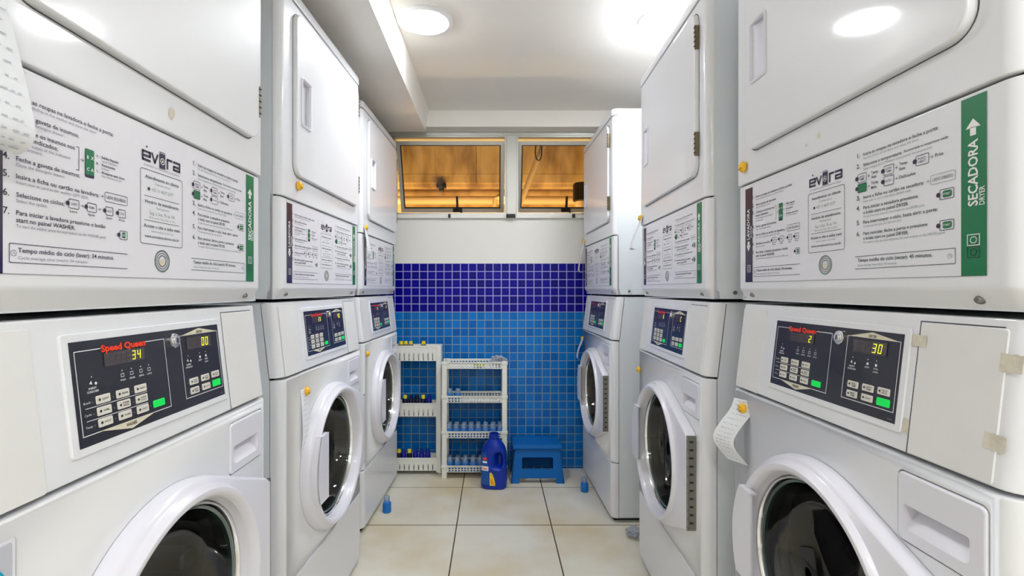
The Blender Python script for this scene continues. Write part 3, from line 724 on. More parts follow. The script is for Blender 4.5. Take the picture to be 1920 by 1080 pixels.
    stroke([(.3140, zl+hl-.001), (.3205, zl+.002), (.3270, zl+hl-.001)])
    poly(b, rrect(X(.3310), X(.3450), zl-.0035, zl+hl+.0045, .0008, 2), P, y=Y2); outline(b, circ(X(.338), zl+hl/2, .0048, 16), .0012, 'white_print', y=Y3); disc(b, X(.338), zl+hl/2, .0020, 'white_print', y=Y3, n=10)
    rect(b, X(.3310), X(.3450), zl+hl+.0058, zl+hl+.0068, P, y=Y2)
    stroke([(.3505, zl), (.3505, zl+hl-.0018), (.3610, zl+hl-.0018)])
    stroke([(.3655, zl+hl-.0018), (.3815, zl+hl-.0018), (.3815, zl+.0018), (.3665, zl+.0018), (.3665, zl+hl/2-.0008), (.3785, zl+hl/2-.0008)])
    T('LAVANDERIAS AUTOMATIZADAS E INTELIGENTES', .338, 1.3125, .0024, G, .086, 'c')
    outline(b, rrect(X(.289), X(.389), 1.191, 1.307, .004, 3), .0008, 'dkgreen', y=Y2)
    c = lambda s_, z, h, m, wd, bold=0.0: T(s_, .339, z, h, m, wd, 'c', bold)
    D, GG = 'dkgreen', 'grgreen_print'
    c('Atendimento ao cliente', 1.2935, .0052, D, .080, .012); c('Customer service', 1.2860, .0038, GG, .036); c('+55 11 4637 5377', 1.2750, .0054, GG, .052); disc(b, X(.307), 1.2775, .0028, D, y=Y2, n=10)
    rect(b, X(.297), X(.381), 1.2655, 1.2662, D, y=Y2)
    c('Horário de atendimento', 1.2550, .0052, D, .080, .012); c('Opening hours', 1.2480, .0036, GG, .032); c('Seg. à Sex. 7h às 19h', 1.2380, .0052, GG, .060); c('Mon. to Fri. from 7am to 7pm', 1.2315, .0032, GG, .062)
    rect(b, X(.297), X(.381), 1.2275, 1.2282, D, y=Y2)
    c('Acesse o site e saiba mais', 1.2170, .0052, D, .086, .012); c('Visit the website to learn more', 1.2100, .0034, GG, .054); c('www.evoralavanderias.com.br', 1.2010, .0046, D, .082, .008)
    for r_, tt, m in ((.0168, .0026, 'grgreen_print'), (.0128, .0014, 'grey_print'), (.0088, .0016, 'grey_print')): outline(b, circ(X(.338), 1.1655, r_, 28), tt, m, y=Y2)
    disc(b, X(.338), 1.1628, .0058, 'cream', y=Y1, n=16)
    # right column
    NU, TU = .4255, .4335
    g4 = lambda *a: step(*a[:4], D, GG, NU, TU, a[4])
    g4(1, 1.3445, ['Insira as roupas na secadora e feche a porta:'], [('Put the clothes in the dryer and close the door:', .108)], [.139])
    g4(2, 1.3265, ['Selecione a temperatura:'], [('Select temperature: Medium temperature recommended;', .130)], [.078]); T('Recomendada na temperatura média', .5155, 1.3275, .0038, D, .072, bold=.01)
    for (u0, u1, zc, s_, full, t1, t2) in ((.418, .440, 1.3085, 'HIGH|TEMP', None, 'Temp.', 'Alta'), (.418, .440, 1.2915, '', 'green', 'Temp.', 'Média'), (.474, .496, 1.3085, 'LOW|TEMP', None, 'Temp.', 'Baixa'), (.474, .496, 1.2915, 'DELICATE', None, 'Delicados', ''), (.5335, .5575, 1.3085, 'NO|HEAT', None, 'Frio', '')):
        pill(u0, u1, zc, .0145, s_, P, None, full); T('→', u1+.002, zc-.0025, .005, P)
        if t2: T(t1, u1+.0105, zc+.0012, .0045, P, .0155, bold=.01); T(t2, u1+.0105, zc-.0062, .0045, P, .011, bold=.01)
        else: T(t1, u1+.0105, zc-.002, .0048, P, .029 if len(t1) > 5 else .0125, bold=.01)
    g4(3, 1.2720, ['Insira a ficha ou cartão na secadora:'], [('Insert coin or card to the dryer: RIGHT SIDE.', .095)], [.116])
    T('→', .5535, 1.2725, .0045, D); outline(b, rrect(X(.5605), X(.598), 1.2685, 1.2815, .0022, 2), .0007, 'grgreen_print', y=Y2); T('LADO DIREITO', .5795, 1.2728, .0044, D, .031, 'c')
    g4(4, 1.2545, ['Para iniciar a secadora pressione', 'o botão start no painel DRYER.'], [('To start the dryer press the start button on the DRYER panel.', .118)], [.106, .090])
    g4(5, 1.2300, ['Para interromper o ciclo, basta abrir a porta:'], [('To interrupt the cycle, just open the door:', .078)], [.138])
    g4(6, 1.2110, ['Para reiniciar, feche a porta e pressione', 'o botão start no painel DRYER.'], [('To restart, close the door and press the start button on the DRYER panel.', .150)], [.122, .090])
    pill(.572, .596, 1.2515, .0135, 'START', P, 'green'); pill(.572, .596, 1.2085, .0135, 'START', P, 'green')
    b.build('instruction_sticker', root, sharp=False)
def make_dryer():
    root = empty('tumble_dryer', (0, 0, ZD0))
    inner = empty('tmp', (0, 0, 0)); parts = []
    class _P: pass
    def add(o): parts.append(o)
    b = B(); yb = DEPTH
    b.box(-HC, -HC+.004, .030, yb, ZD0, ZLID, 'enamel_side'); b.box(HC-.004, HC, .030, yb, ZD0, ZLID, 'enamel_side')
    b.box(-HC, HC, yb-.004, yb, ZD0, ZLID, 'enamel_side'); b.box(-HC, HC, .03, yb, ZD0, ZD0+.004, 'enamel_side')
    b.box(-HC+.004, HC-.004, .026, .05, ZSM-.008, ZSM+.008, 'seam'); b.box(-HC+.004, HC-.004, .026, .05, ZLID-.006, ZLID+.004, 'seam')  # dark bars so the seams read as shaded gaps
    add(b.build('cabinet', root))
    b = B(); dh = rrect(X(.080), X(.627), 1.455, 1.920, .03, 6)
    front_shell(b, ZSM+.002, ZLID-.0015, lambda z: -.007, .028, 'enamel', bev=.0035); add(b.build('front_panel', root))
    b = B()
    # control fascia: rolled lower edge leaning back
    rows = []; FR = .012
    for z, ins in ((ZD0, .032), (ZD0+.003, .0295), (ZD0+.025, .0145), (ZD0+.029, .0125), (ZD0+.033, FR), (ZSM-.0045, FR), (ZSM-.0022, FR+.0012), (ZSM-.0008, FR+.005)):
        rows.append([(p[0], p[1], z) for p in section(-HC, HC, -ins, .028)])
    b.rings(rows, 'enamel', closed=False)
    lo = [(p[0]*.9, p[1]+.03, p[2]) for p in rows[0]]; b.rings([lo, rows[0]], 'enamel', closed=False)
    hi = [(p[0]*.95, p[1]+.02, p[2]) for p in rows[-1]]; b.rings([rows[-1], hi], 'enamel', closed=False)
    add(b.build('fascia', root))
    b = B()
    for u in (.060, .621):
        b = B(); p = (X(u), .0210, ZD0+.014); b.lathe([(.0001, .005), (.0035, .0045), (.0055, .002), (.006, -.003)], p[0], p[2], 'steel', 12, axis='w', z0=p[1]); add(b.build('screw', root))
    b = B()
    rows = []
    for z, ins in ((ZLID+.002, .001), (ZLID+.004, 0), (ZD1-.012, 0), (ZD1-.004, .003), (ZD1, .012)):
        rows.append([(p[0], p[1], z) for p in section(-HC+ins, HC-ins, -.004-ins, yb-ins)])
    b.rings(rows, 'enamel', closed=True, cap1=True, cap0=True); add(b.build('lid', root))
    for sx in (-1, 1):
        b = B(); o_ = rrect(.045, .155, ZD0+.001, ZD0+.043, .012, 4, rs=(0, 0, .014, .014))
        x0 = sx*(HC+.0003); x1 = sx*(HC+.0022)
        b.rings([[(x, p[0], p[1]) for p in o_] for x in (x0, x1)], 'enamel_side', cap0=True, cap1=True, flip=sx < 0)
        b.tube([(sx*(HC+.001), .085, ZD0+.018), (sx*(HC+.0060), .085, ZD0+.018)], .0055, 'steel', 12); add(b.build('side_bracket', root))
    # loading door
    d = empty('door', (0, 0, 0)); d.parent = root
    b = B(); hx0, hx1, hz0, hz1 = X(.105), X(.166), 1.605, 1.742
    hole = [(hx0, hz0+.020), (hx0+.018, hz0), (hx1, hz0+.004), (hx1, hz1-.004), (hx0+.018, hz1), (hx0, hz1-.020)]
    hole = rrect(hx0, hx1, hz0, hz1, .006, 3)
    pillow_plate(b, rrect(X(.075), X(.632), 1.450, 1.925, .035, 8), .0085, -.006, .0035, 'enamel', holes=[hole])
    r0 = [(p[0], -.006, p[1]) for p in hole]; dp = lambda p: -.006+.021*max(.05, (p[0]-hx0)/(hx1-hx0))
    b.rings([r0, [(p[0], dp(p)-.000, p[1]) for p in hole]], 'plastic', cap1=True, flip=True)
    b.build('door_panel', d)
    b = B(); outline(b, rrect(X(.0728), X(.6342), 1.4478, 1.9272, .037, 8), .0022, 'gap', y=.0066); b.build('door_gap_shade', d, sharp=False)  # flat grey line painted as the shade in the gap round the door
    b = B(); g = .0045
    rs = []
    for ins, y in ((-.004, -.0055), (-.004, -.0095), (-.001, -.011), (.002, -.0095), (.003, -.004)):
        q = inset_rings(hole, [(ins, y)])[0]; rs.append(q)
    b.rings(rs, 'plastic'); b.build('handle', d)
    for z0 in (1.505, 1.812):
        b = B(); b.box(X(.6322), X(.6362), -.003, .0085, z0, z0+.068, 'brass')
        b.tube([(X(.6340), -.0050, z0), (X(.6340), -.0050, z0+.068)], .0028, 'brass', 8)
        for k in range(5): b.box(X(.6312), X(.6368), -.0083, -.0050, z0+.006+k*.0135, z0+.009+k*.0135, 'seam')
        add(b.build('hinge', root))
    printed_sheet(root)
    # the dryer Empty stands on the washer: shift every direct child down by its own height
    for ch in list(root.children): ch.location.z -= ZD0
    bpy.data.objects.remove(inner)
    return root
FM = {'R1': ((.613, .590), (.614, 1.290)), 'R2': ((.585, 1.395), (.605, 2.095)), 'R3': ((.565, 2.40), (.55, 3.10)),
      'L1': ((-.531, .472), (-.528, 1.172)), 'L2': ((-.575, 1.370), (-.545, 2.07)), 'L3': ((-.592, 2.290), (-.570, 2.990))}
SX = .70/W      # every unit is 0.70 m wide
def pose(k):
    (xn, yn), (xf, yf) = FM[k]; cx, cy = (xn+xf)/2, (yn+yf)/2
    d = Vector((xf-xn, yf-yn)) if k[0] == 'L' else Vector((xn-xf, yn-yf))
    return Vector((cx, cy, 0)), math.atan2(d.y, d.x)
def mlocal(k, u, wv, z):
    """a point on machine k: u along its front, wv out of the front, z up"""
    p, a = pose(k); q = Matrix.Rotation(a, 4, 'Z') @ Vector(((u-HC)*SX, -wv, z)); return p+q
WL = {'L1': ('front-loading washing machine with 34 on its yellow display', ('34', '00')),
      'L2': ('front-loading washing machine with a long receipt beside its round door, facing the washer whose door shows a strip hinge and a black display', ('23', '40')),
      'L3': ('', ('12', '0')), 'R1': ('', ('2', '30')), 'R2': ('', ('8', 'C')), 'R3': ('', ('', ''))}
WLAB = {'L1': 'white front-loading washing machine whose yellow display reads 34',
        'L2': 'white washing machine with a long receipt pinned beside its door, middle of its row',
        'L3': 'white washing machine at the wall end of its row, next to the slim white rack',
        'R1': 'white washing machine with yellowed tape scraps on its control panel',
        'R2': 'white washing machine with a long steel strip hinge on its door, middle of its row',
        'R3': 'white washing machine in the corner by the blue stool, its side and floor edge showing'}
DLAB = {'L1': 'white tumble dryer whose sticker is partly covered by a large blurred receipt',
        'L2': 'white tumble dryer with a lone yellow magnet below its door, under the soffit',
        'L3': 'white tumble dryer at the wall end of its row, beside the window with orange light',
        'R1': 'white tumble dryer with large SECADORA lettering and a lamp glare on its door',
        'R2': 'white tumble dryer with a curled receipt on the sticker edge, middle of its row',
        'R3': 'white tumble dryer standing in front of the second window, its whole top visible'}
wroot, cp0 = make_washer(); droot = make_dryer()
washers, dryers = {}, {}
for i, k in enumerate(('L1', 'L2', 'L3', 'R1', 'R2', 'R3')):
    if i == 0: wr, dr_ = wroot, droot
    else: wr = copy_tree(wroot); dr_ = copy_tree(droot)
    p, a = pose(k); wr.location = p; wr.rotation_euler = (0, 0, a); wr.scale = dr_.scale = (SX, 1, 1); dr_.location = p+Vector((0, 0, ZD0)); dr_.rotation_euler = (0, 0, a)
    tag(wr, WLAB[k], 'washing machine', 'front-loading washing machines'); tag(dr_, DLAB[k], 'tumble dryer', 'tumble dryers stacked on the washers')
    washers[k] = wr; dryers[k] = dr_
for k, wr in washers.items():
    cp = [c for c in wr.children if c.name.startswith('control_panel')][0]
    display(cp, .157, .39, .715, .85, WL[k][1][0], 1); display(cp, .699, .913, .719, .873, WL[k][1][1], 1)

# marks that belong to single machines
def patch(parent, name, pts, m, fn):
    b = B(); poly(b, pts, m, fn=fn); return b.build(name, parent, sharp=False)
def ragged(x0, x1, z0, z1, n=7, j=.0012):
    t = [(x0+(x1-x0)*i/n, z0+random.uniform(-j, j)) for i in range(n+1)]
    return t+[(x1-(x1-x0)*i/n, z1+random.uniform(-j, j)) for i in range(n+1)]
r1 = washers['R1']
for u0, u1, z0, z1 in ((.508+.013, .545, 1.035, 1.052), (.521, .532, .905, .926), (.650, .677, 1.018, 1.040), (.641, .668, .920, .940)):
    o = patch(r1, 'tape_residue', ragged(X(u0), X(u1), z0, z1), 'tape', con(.0026)); o['label'] = 'yellowed strip of old tape'
flat = lambda y: (lambda x, z: (x, y, z))
for (mk, u, z, s) in (('L1', .355, 1.412, .011), ('R1', .325, 1.413, .006), ('R1', .29, 1.405, .004)):
    pts = [(X(u)+s*random.uniform(.7, 1.2)*math.cos(a)*.7, z-ZD0+s*random.uniform(.7, 1.2)*math.sin(a)) for a in [2*PI*i/9 for i in range(9)]]
    o = patch(dryers[mk], 'glue_residue', pts, 'tape', flat(.0064)); o['label'] = 'beige scrap of dried glue'
b = B(); poly(b, rrect(X(.020), X(.082), .745, .846, .003, 2), 'vinyl', y=-.0006); poly(b, rrect(X(.024), X(.078), .749, .842, .003, 2), 'greyfilm', y=-.0010); disc(b, X(.047), .801, .0235, 'teal', y=-.0014, n=28)
o = b.build('sticker', washers['L1'], sharp=False); o['label'] = 'clear sticker with a teal round print'

# laundry turning behind the glass
def laundry(k, label, seed, m2='cloth2'):
    rnd = random.Random(seed); bm = bmesh.new(); bmesh.ops.create_icosphere(bm, subdivisions=5, radius=1)
    import mathutils.noise as nz
    for v in bm.verts:
        p = v.co.copy(); n1 = nz.noise(p*2.2+Vector((seed, 0, 0))); n2 = abs(nz.noise(p*5+Vector((0, seed, 0))))
        r = 1+.35*n1-.28*n2; v.co = Vector((p.x*.195*r, p.y*.12*r, p.z*.15*r))
    p, a = pose(k); q = mlocal(k, DU, -.245, DZ-.055)
    b = B(); b.addbm(bm, 'cloth')
    for i, f in enumerate(b.f):
        c = sum((Vector(b.v[j]) for j in f), Vector())/3
        if nz.noise(c*9+Vector((seed, seed, 0))) > .28: b.mi[i] = b.slot(m2)
    o = b.build('laundry', ang=180); o.location = q; o.rotation_euler = (0, 0, a); tag(o, label, 'laundry', 'wet laundry in the drums')
laundry('L1', 'dark wet laundry behind the glass of the washer reading 34', 3)
laundry('R1', 'dark laundry with a beige piece in the washer with taped control panel', 11)
laundry('L2', 'dark laundry in the drum of the washer with the long receipt', 5)

# ------------------------------------------------------------------ smiley magnets and receipts
def magnet_mesh():
    b = B(); b.lathe([(.0125, 0), (.0135, .003), (.0130, .006), (.0110, .0095), (.0075, .0120), (.0035, .0132), (.0002, .0135)], 0, 0, 'yellow', 24, axis='w'); body = b
    f = B()
    for s in (-1, 1):
        f.lathe([(.0016, .0105), (.0018, .0122), (.0002, .0130)], s*.0042, .0035, 'blk', 8, axis='w')
    pts = []
    for i in range(9):
        a = PI*1.15+PI*.7*i/8; x, z = .0080*math.cos(a), .0080*math.sin(a)+.001; pts.append((x, -.0118, z))
    f.tube(pts, .0008, 'blk', 6); return body, f
mb, mf = magnet_mesh(); mproto = None
MAG = [('L1', .030, 1.432, 'D', 'yellow smiley magnet holding the large receipt on the dryer'), ('L2', .105, 1.424, 'D', 'yellow smiley magnet alone below the dryer door under the soffit'),
       ('L2', .140, .812, 'W', 'yellow smiley magnet above the long receipt on the middle washer'), ('L3', .040, 1.406, 'D', 'yellow smiley magnet over a hanging slip on the dryer by the window'),
       ('L3', .040, .819, 'W', 'yellow smiley magnet beside the door of the washer near the slim rack'), ('R1', .052, 1.421, 'D', 'yellow smiley magnet below the dryer door with the lamp glare'),
       ('R1', .066, .829, 'W', 'yellow smiley magnet pinning a curled receipt over the washer with taped panel'), ('R2', .030, 1.412, 'D', 'yellow smiley magnet holding the curled receipt on the middle dryer'),
       ('R2', .035, .790, 'W', 'yellow smiley magnet beside the door with the steel strip hinge'), ('R3', .030, 1.410, 'D', 'yellow smiley magnet on the dryer that stands before the second window'),
       ('R3', .030, .817, 'W', 'yellow smiley magnet with a slip on the corner washer by the stool')]
for k, u, z, dw, lb in MAG:
    if mproto is None: mproto = mb.build('smiley_magnet'); mf.build('smiley_face', mproto); o = mproto
    else: o = copy_tree(mproto)
    o.location = mlocal(k, u, .0022-(.0072 if dw == 'D' else 0), z); o.rotation_euler = (0, 0, pose(k)[1]); tag(o, lb, 'magnet', 'yellow smiley magnets')
def receipt(k, line, wd, label, tilt=0.0, lines=14):
    """line: (u, w, z) centre points from top to bottom"""
    if line[0][2] > 1.3: line = [(u, wv-.0072, z) for u, wv, z in line]      # pinned on a dryer front
    pts = [Vector((u-HC, -wv, z)) for u, wv, z in line]
    # resample smoothly
    fine = []
    for i in range(len(pts)-1):
        p0, p1, p2, p3 = pts[max(i-1, 0)], pts[i], pts[i+1], pts[min(i+2, len(pts)-1)]
        for j in range(8):
            t = j/8; fine.append(.5*((2*p1)+(p2-p0)*t+(2*p0-5*p1+4*p2-p3)*t*t+(3*p1-p0-3*p2+p3)*t**3))
    fine.append(pts[-1]); b = B(); nx = 4; ax = Vector((math.cos(tilt), math.sin(tilt), 0)); rs = []
    org = pts[0]
    for i, p in enumerate(fine):
        rs.append([p-org+ax*wd*(q/nx-.5)+Vector((0, -.0015*math.sin(PI*q/nx), 0)) for q in range(nx+1)])
    th = Vector((0, .0003, 0))
    b.rings(rs, 'paper', closed=False); b.rings([[q+th for q in r] for r in rs], 'paper', closed=False, flip=True)
    q, a = mlocal(k, line[0][0], line[0][1], line[0][2]), pose(k)[1]
    o = b.build('receipt', ang=60, loc=q); o.rotation_euler = (0, 0, a); tag(o, label, 'receipt', 'paper receipts under the magnets')
    f = B(); rnd = random.Random(len(label)); n = len(fine)
    for i in range(lines):
        s = (i+.8)/(lines+1)*(n-1); i0 = int(s); fr = s-i0
        if i0+1 >= n: break
        def at(tt, h): 
            c = fine[i0].lerp(fine[i0+1], fr); t = (fine[i0+1]-fine[i0]).normalized(); nrm = ax.cross(t).normalized()
            if nrm.y > 0: nrm = -nrm
            return c-org+ax*wd*tt+t*h+nrm*.0022
        xx = -.38+rnd.uniform(0, .12)
        while xx < .32:
            l = rnd.uniform(.04, .16); h = .0009
            f.add([at(xx, h), at(xx+l, h), at(xx+l, -h), at(xx, -h)], [(0, 1, 2, 3)], 'ink'); xx += l+rnd.uniform(.03, .09)
    f.build('printing', o, sharp=False)
receipt('L1', [(.030, .0017, 1.448), (.030, .012, 1.425), (.030, .024, 1.38), (.030, .036, 1.33), (.030, .043, 1.285), (.030, .028, 1.266), (.030, .010, 1.270)], .078, 'large out-of-focus receipt curling off the dryer beside the camera', lines=18)
receipt('L2', [(.130, .0017, .822), (.130, .004, .80), (.128, .008, .75), (.128, .010, .69), (.128, .004, .632)], .052, 'long narrow receipt hanging beside the round door of the middle washer')
receipt('L3', [(.040, .0017, 1.416), (.040, .006, 1.39), (.038, .016, 1.34), (.038, .024, 1.29), (.040, .014, 1.262)], .045, 'slip curling off the dryer by the orange lit window')
receipt('R1', [(.068, .0017, .850), (.064, .010, .822), (.052, .030, .785), (.042, .042, .752), (.044, .038, .728), (.058, .014, .695)], .060, 'curled printed receipt pinned on the washer with taped control panel', tilt=.45)
receipt('R2', [(.030, .0017, 1.422), (.030, .010, 1.39), (.026, .030, 1.34), (.026, .044, 1.295), (.028, .036, 1.284), (.03, .016, 1.288)], .045, 'curled receipt sticking out from the middle dryer beside its sticker')
receipt('R3', [(.028, .0017, 1.420), (.028, .010, 1.38), (.024, .026, 1.30), (.024, .034, 1.235), (.026, .014, 1.222)], .045, 'pale slip hanging from the dryer before the second window', lines=10)
receipt('R3', [(.028, .0017, .828), (.028, .014, .79), (.024, .030, .745), (.024, .036, .70), (.028, .018, .685)], .045, 'pale slip hanging beside the door of the corner washer', lines=8)

# ------------------------------------------------------------------ shelves at the back wall
def box_basket(b, x0, x1, y0, y1, z0, z1, m, cols, rows, taper=.006, rim=.006):
    """open basket with square holes in its walls"""
    def holes(a0, a1, c0, c1, nc, nr):
        out = []; px = (a1-a0)/nc; pz = (c1-c0)/nr
        for i in range(nc):
            for j in range(nr):
                cx, cz = a0+px*(i+.5), c0+pz*(j+.5); out.append([(cx-px*.33, cz-pz*.34), (cx+px*.33, cz-pz*.34), (cx+px*.33, cz+pz*.34), (cx-px*.33, cz+pz*.34)])
        return out
    ol = [(x0, z0), (x1, z0), (x1, z1), (x0, z1)]
    b.plate(ol, holes(x0+.02, x1-.02, z0+.005, z1-.010, cols, rows), y0, y0+.0025, m)
    b.plate(ol, holes(x0+.02, x1-.02, z0+.005, z1-.010, cols, rows), y1-.0025, y1, m)
    t = B(); t.plate([(y0, z0), (y1, z0), (y1, z1), (y0, z1)], holes(y0+.01, y1-.01, z0+.005, z1-.010, max(3, cols//3), rows), 0, .0025, m)
    for xx in (x0, x1-.0025):
        b.add([(xx+v[1], v[0], v[2]) for v in t.v], [f[::-1] for f in t.f], m)
    b.box(x0, x1, y0, y1, z0, z0+.003, m)
    for q in ((x0-.004, x1+.004, y0-.005, y0+.004), (x0-.004, x1+.004, y1-.004, y1+.004), (x0-.004, x0+.004, y0, y1), (x1-.004, x1+.004, y0, y1)): b.box(*q, z1-rim, z1, m, .0015)
FYB = 2.957
rk = empty('shelf_rack', (-.1115, 3.035, 0), label='white four-tier plastic rack with square-holed baskets standing against the blue tiles', cat='shelf rack')
tz = [.689, .489, .280, .078]
for z in tz:
    b = B(); box_basket(b, -.176, .176, -.076, .072, z-.043, z, 'shelfwhite', 17, 2); b.build('shelf', rk)
for sx in (-1, 1):
    for y in (-.068, .064):
        b = B(); x = sx*.178; b.box(x-.015, x+.015, y-.011, y+.011, 0, tz[0]-.002, 'shelfwhite', .003)
        for z in tz: b.box(x-.018, x+.018, y-.014, y+.014, z-.016, z+.002, 'shelfwhite', .003)
        b.build('post', rk)
ck = empty('slim_rack', (-.586, 3.072, 0), label='slim white slotted rack squeezed between the last washer and the wall', cat='shelf rack')
ca = [(.779, .686), (.432, .351), (.102, .024)]
for z1, z0 in ca:
    b = B(); hs = [[(-.238+i*.0285, z0+.004), (-.2332+i*.0285, z0+.004), (-.2332+i*.0285, z0+(z1-z0)*.50), (-.238+i*.0285, z0+(z1-z0)*.50)] for i in range(17)]
    ol = [(-.255, z0), (.246, z0), (.246, z1-.004), (-.255, z1-.004)]
    b.plate(ol, hs, -.048, -.0455, 'shelfwhite'); b.plate(ol, hs, .0455, .048, 'shelfwhite'); b.box(-.255, .246, -.0455, .0455, z1-.026, z1-.022, 'shelfwhite')
    for y in (-.05, .044): b.box(-.262, .250, y, y+.006, z1-.010, z1, 'shelfwhite', .0015)
    b.build('shelf', ck)
for sx in (-1, 1):
    b = B(); b.box(sx*.255-.015, sx*.255+.015, -.050, .050, .012, .779, 'shelfwhite', .005); b.build('post', ck)
    for y in (-.034, .034):
        b = B(); b.tube([(sx*.262-.009, y, .013), (sx*.262+.009, y, .013)], .013, 'shelfwhite', 16); b.build('wheel', ck)

# small bottles
def small_bottle(name, body, cap, capmat2=None, s=1.0):
    b = B(); b.lathe([(.017*s, 0), (.0195*s, .003*s), (.0195*s, .038*s), (.017*s, .046*s), (.0115*s, .050*s)], 0, 0, body, 20)
    o = b.build(name); b = B(); b.lathe([(.0125*s, .047*s), (.0135*s, .049*s), (.0130*s, .068*s), (.0115*s, .071*s), (.0002, .072*s)], 0, 0, cap, 18); b.build('cap', o)
    return o
pb_ = small_bottle('small_bottle', 'bottleblue', 'clearcap', s=1.08)
spots = []
for i in range(2): spots.append((-.150+i*.050, -.045, 1, 'pale blue plastic bottle in the second basket of the rack, %s' % ['beside the post', 'next to the empty part'][i]))
for r_ in range(2):
    for i in range(8): spots.append((-.152+i*.0435, -.048+r_*.048, 2, ['pale blue bottle in the front row of the third basket', 'pale blue bottle in the back row of the third basket'][r_]))
for r_ in range(2):
    for i in range(6): spots.append((-.150+i*.046, -.046+r_*.048, 3, ['pale blue bottle in the front row of the lowest basket', 'pale blue bottle in the back row of the lowest basket'][r_]))
for i, (x, y, t, lb) in enumerate(spots):
    o = pb_ if i == 0 else copy_tree(pb_)
    o.location = (-.1115+x+random.uniform(-.002, .002), 3.035+y, tz[t]-.0395); o.rotation_euler = (0, 0, random.random()*6)
    tag(o, lb, 'bottle', ['', 'bottles in the second basket', 'bottles in the %s row of the third basket' % ('front' if y < -.02 else 'back'), 'bottles in the %s row of the lowest basket' % ('front' if y < -.02 else 'back')][t])
by = small_bottle('dose_bottle', 'capdark', 'capyellow', s=.9); bn = small_bottle('dose_bottle', 'capblue', 'capblue', s=.9); bd = small_bottle('dose_bottle', 'capdark', 'capdark', s=.9)
used = set()
def dose(p, loc, rot, label, group):
    global used
    o = p if id(p) not in used and not used.add(id(p)) else copy_tree(p)
    o.location = loc; o.rotation_euler = rot; tag(o, label, 'bottle', group)
zt = ca[0][0]-.022
for x, nm in ((-.563, 'dark bottle with yellow cap on the slim rack top, half hidden by the washer'), (-.534, 'dark bottle with yellow cap on top of the slim rack, second from the washer'), (-.503, 'dark bottle with yellow cap on top of the slim rack, third from the washer'), (-.425, 'dark yellow-capped bottle standing alone by the post of the slim rack')):
    dose(by, (x, 3.055, zt-.018), (0, 0, 1), nm, 'yellow-capped bottles on the slim rack top')
zt = ca[1][0]-.022
for x, p, nm in ((-.538, by, 'yellow-capped bottle on the middle tray of the slim rack, by the washer'), (-.502, bd, 'dark navy bottle beside the yellow-capped one on the middle tray'), (-.466, bd, 'dark navy bottle between navy and yellow ones on the middle tray'), (-.428, by, 'yellow-capped bottle near the post on the middle tray'), (-.392, bn, 'bright blue bottle touching the post on the middle tray')):
    dose(p, (x, 3.055, zt+.0005), (0, 0, .4), nm, 'bottles on the middle tray of the slim rack')
zt = ca[2][0]-.022
for x, p, nm in ((-.575, by, 'yellow-capped bottle on the lowest tray, half hidden by the washer'), (-.547, bn, 'blue bottle beside the half hidden one on the lowest tray'), (-.511, by, 'yellow-capped bottle amid blue ones on the lowest tray'), (-.474, bn, 'blue bottle just past the yellow-capped one on the lowest tray'), (-.437, bn, 'blue bottle second from the post on the lowest tray'), (-.400, bn, 'blue bottle touching the post on the lowest tray')):
    dose(p, (x, 3.055, zt+.0005), (0, 0, .7), nm, 'bottles on the lowest tray of the slim rack')
# bottles on the floor
for x, y, s, lb, mm in ((-.535, 2.52, 1.12, 'small bottle of blue liquid with a clear cap on the floor beside the slim-rack-end washer', 'a'), (.505, 2.775, 1.1, 'small bright blue bottle on the floor at the foot of the corner washer', 'b')):
    o = small_bottle('floor_bottle', 'liquid', 'clearcap', s=s); o.location = (x, y, 0); tag(o, lb, 'bottle')
# crumpled film
def film(name, loc, size, label, seed, m='wrap'):
    import mathutils.noise as nz
    bm = bmesh.new(); bmesh.ops.create_icosphere(bm, subdivisions=4, radius=1)
    for v in bm.verts:
        p = v.co.copy(); r = 1+.55*nz.noise(p*2.5+Vector((seed, 0, 0)))+.25*nz.noise(p*7); v.co = Vector((p.x*size[0]*r, p.y*size[1]*r, p.z*size[2]*r))
    zmin = min(v.co.z for v in bm.verts)
    for v in bm.verts: v.co.z -= zmin
    b = B(); b.addbm(bm, m); o = b.build(name, ang=15, loc=loc); tag(o, label, 'plastic wrapper')
film('plastic_wrapper', (.635, 2.26, 0), (.034, .03, .018), 'crumpled clear plastic wrapper on the floor in the gap between two washers', 2)
film('plastic_wrapper', (.035, 3.035, tz[0]-.039), (.045, .04, .030), 'crumpled clear plastic wrapper lying in the top basket of the rack', 6)
M['lime'] = mat('lime_packet', lin(206, 212, 70), .4)
film('soap_packet', (-.085, 3.02, tz[0]-.039), (.030, .03, .012), 'small yellow-green packet in the top basket of the rack', 9, 'lime')

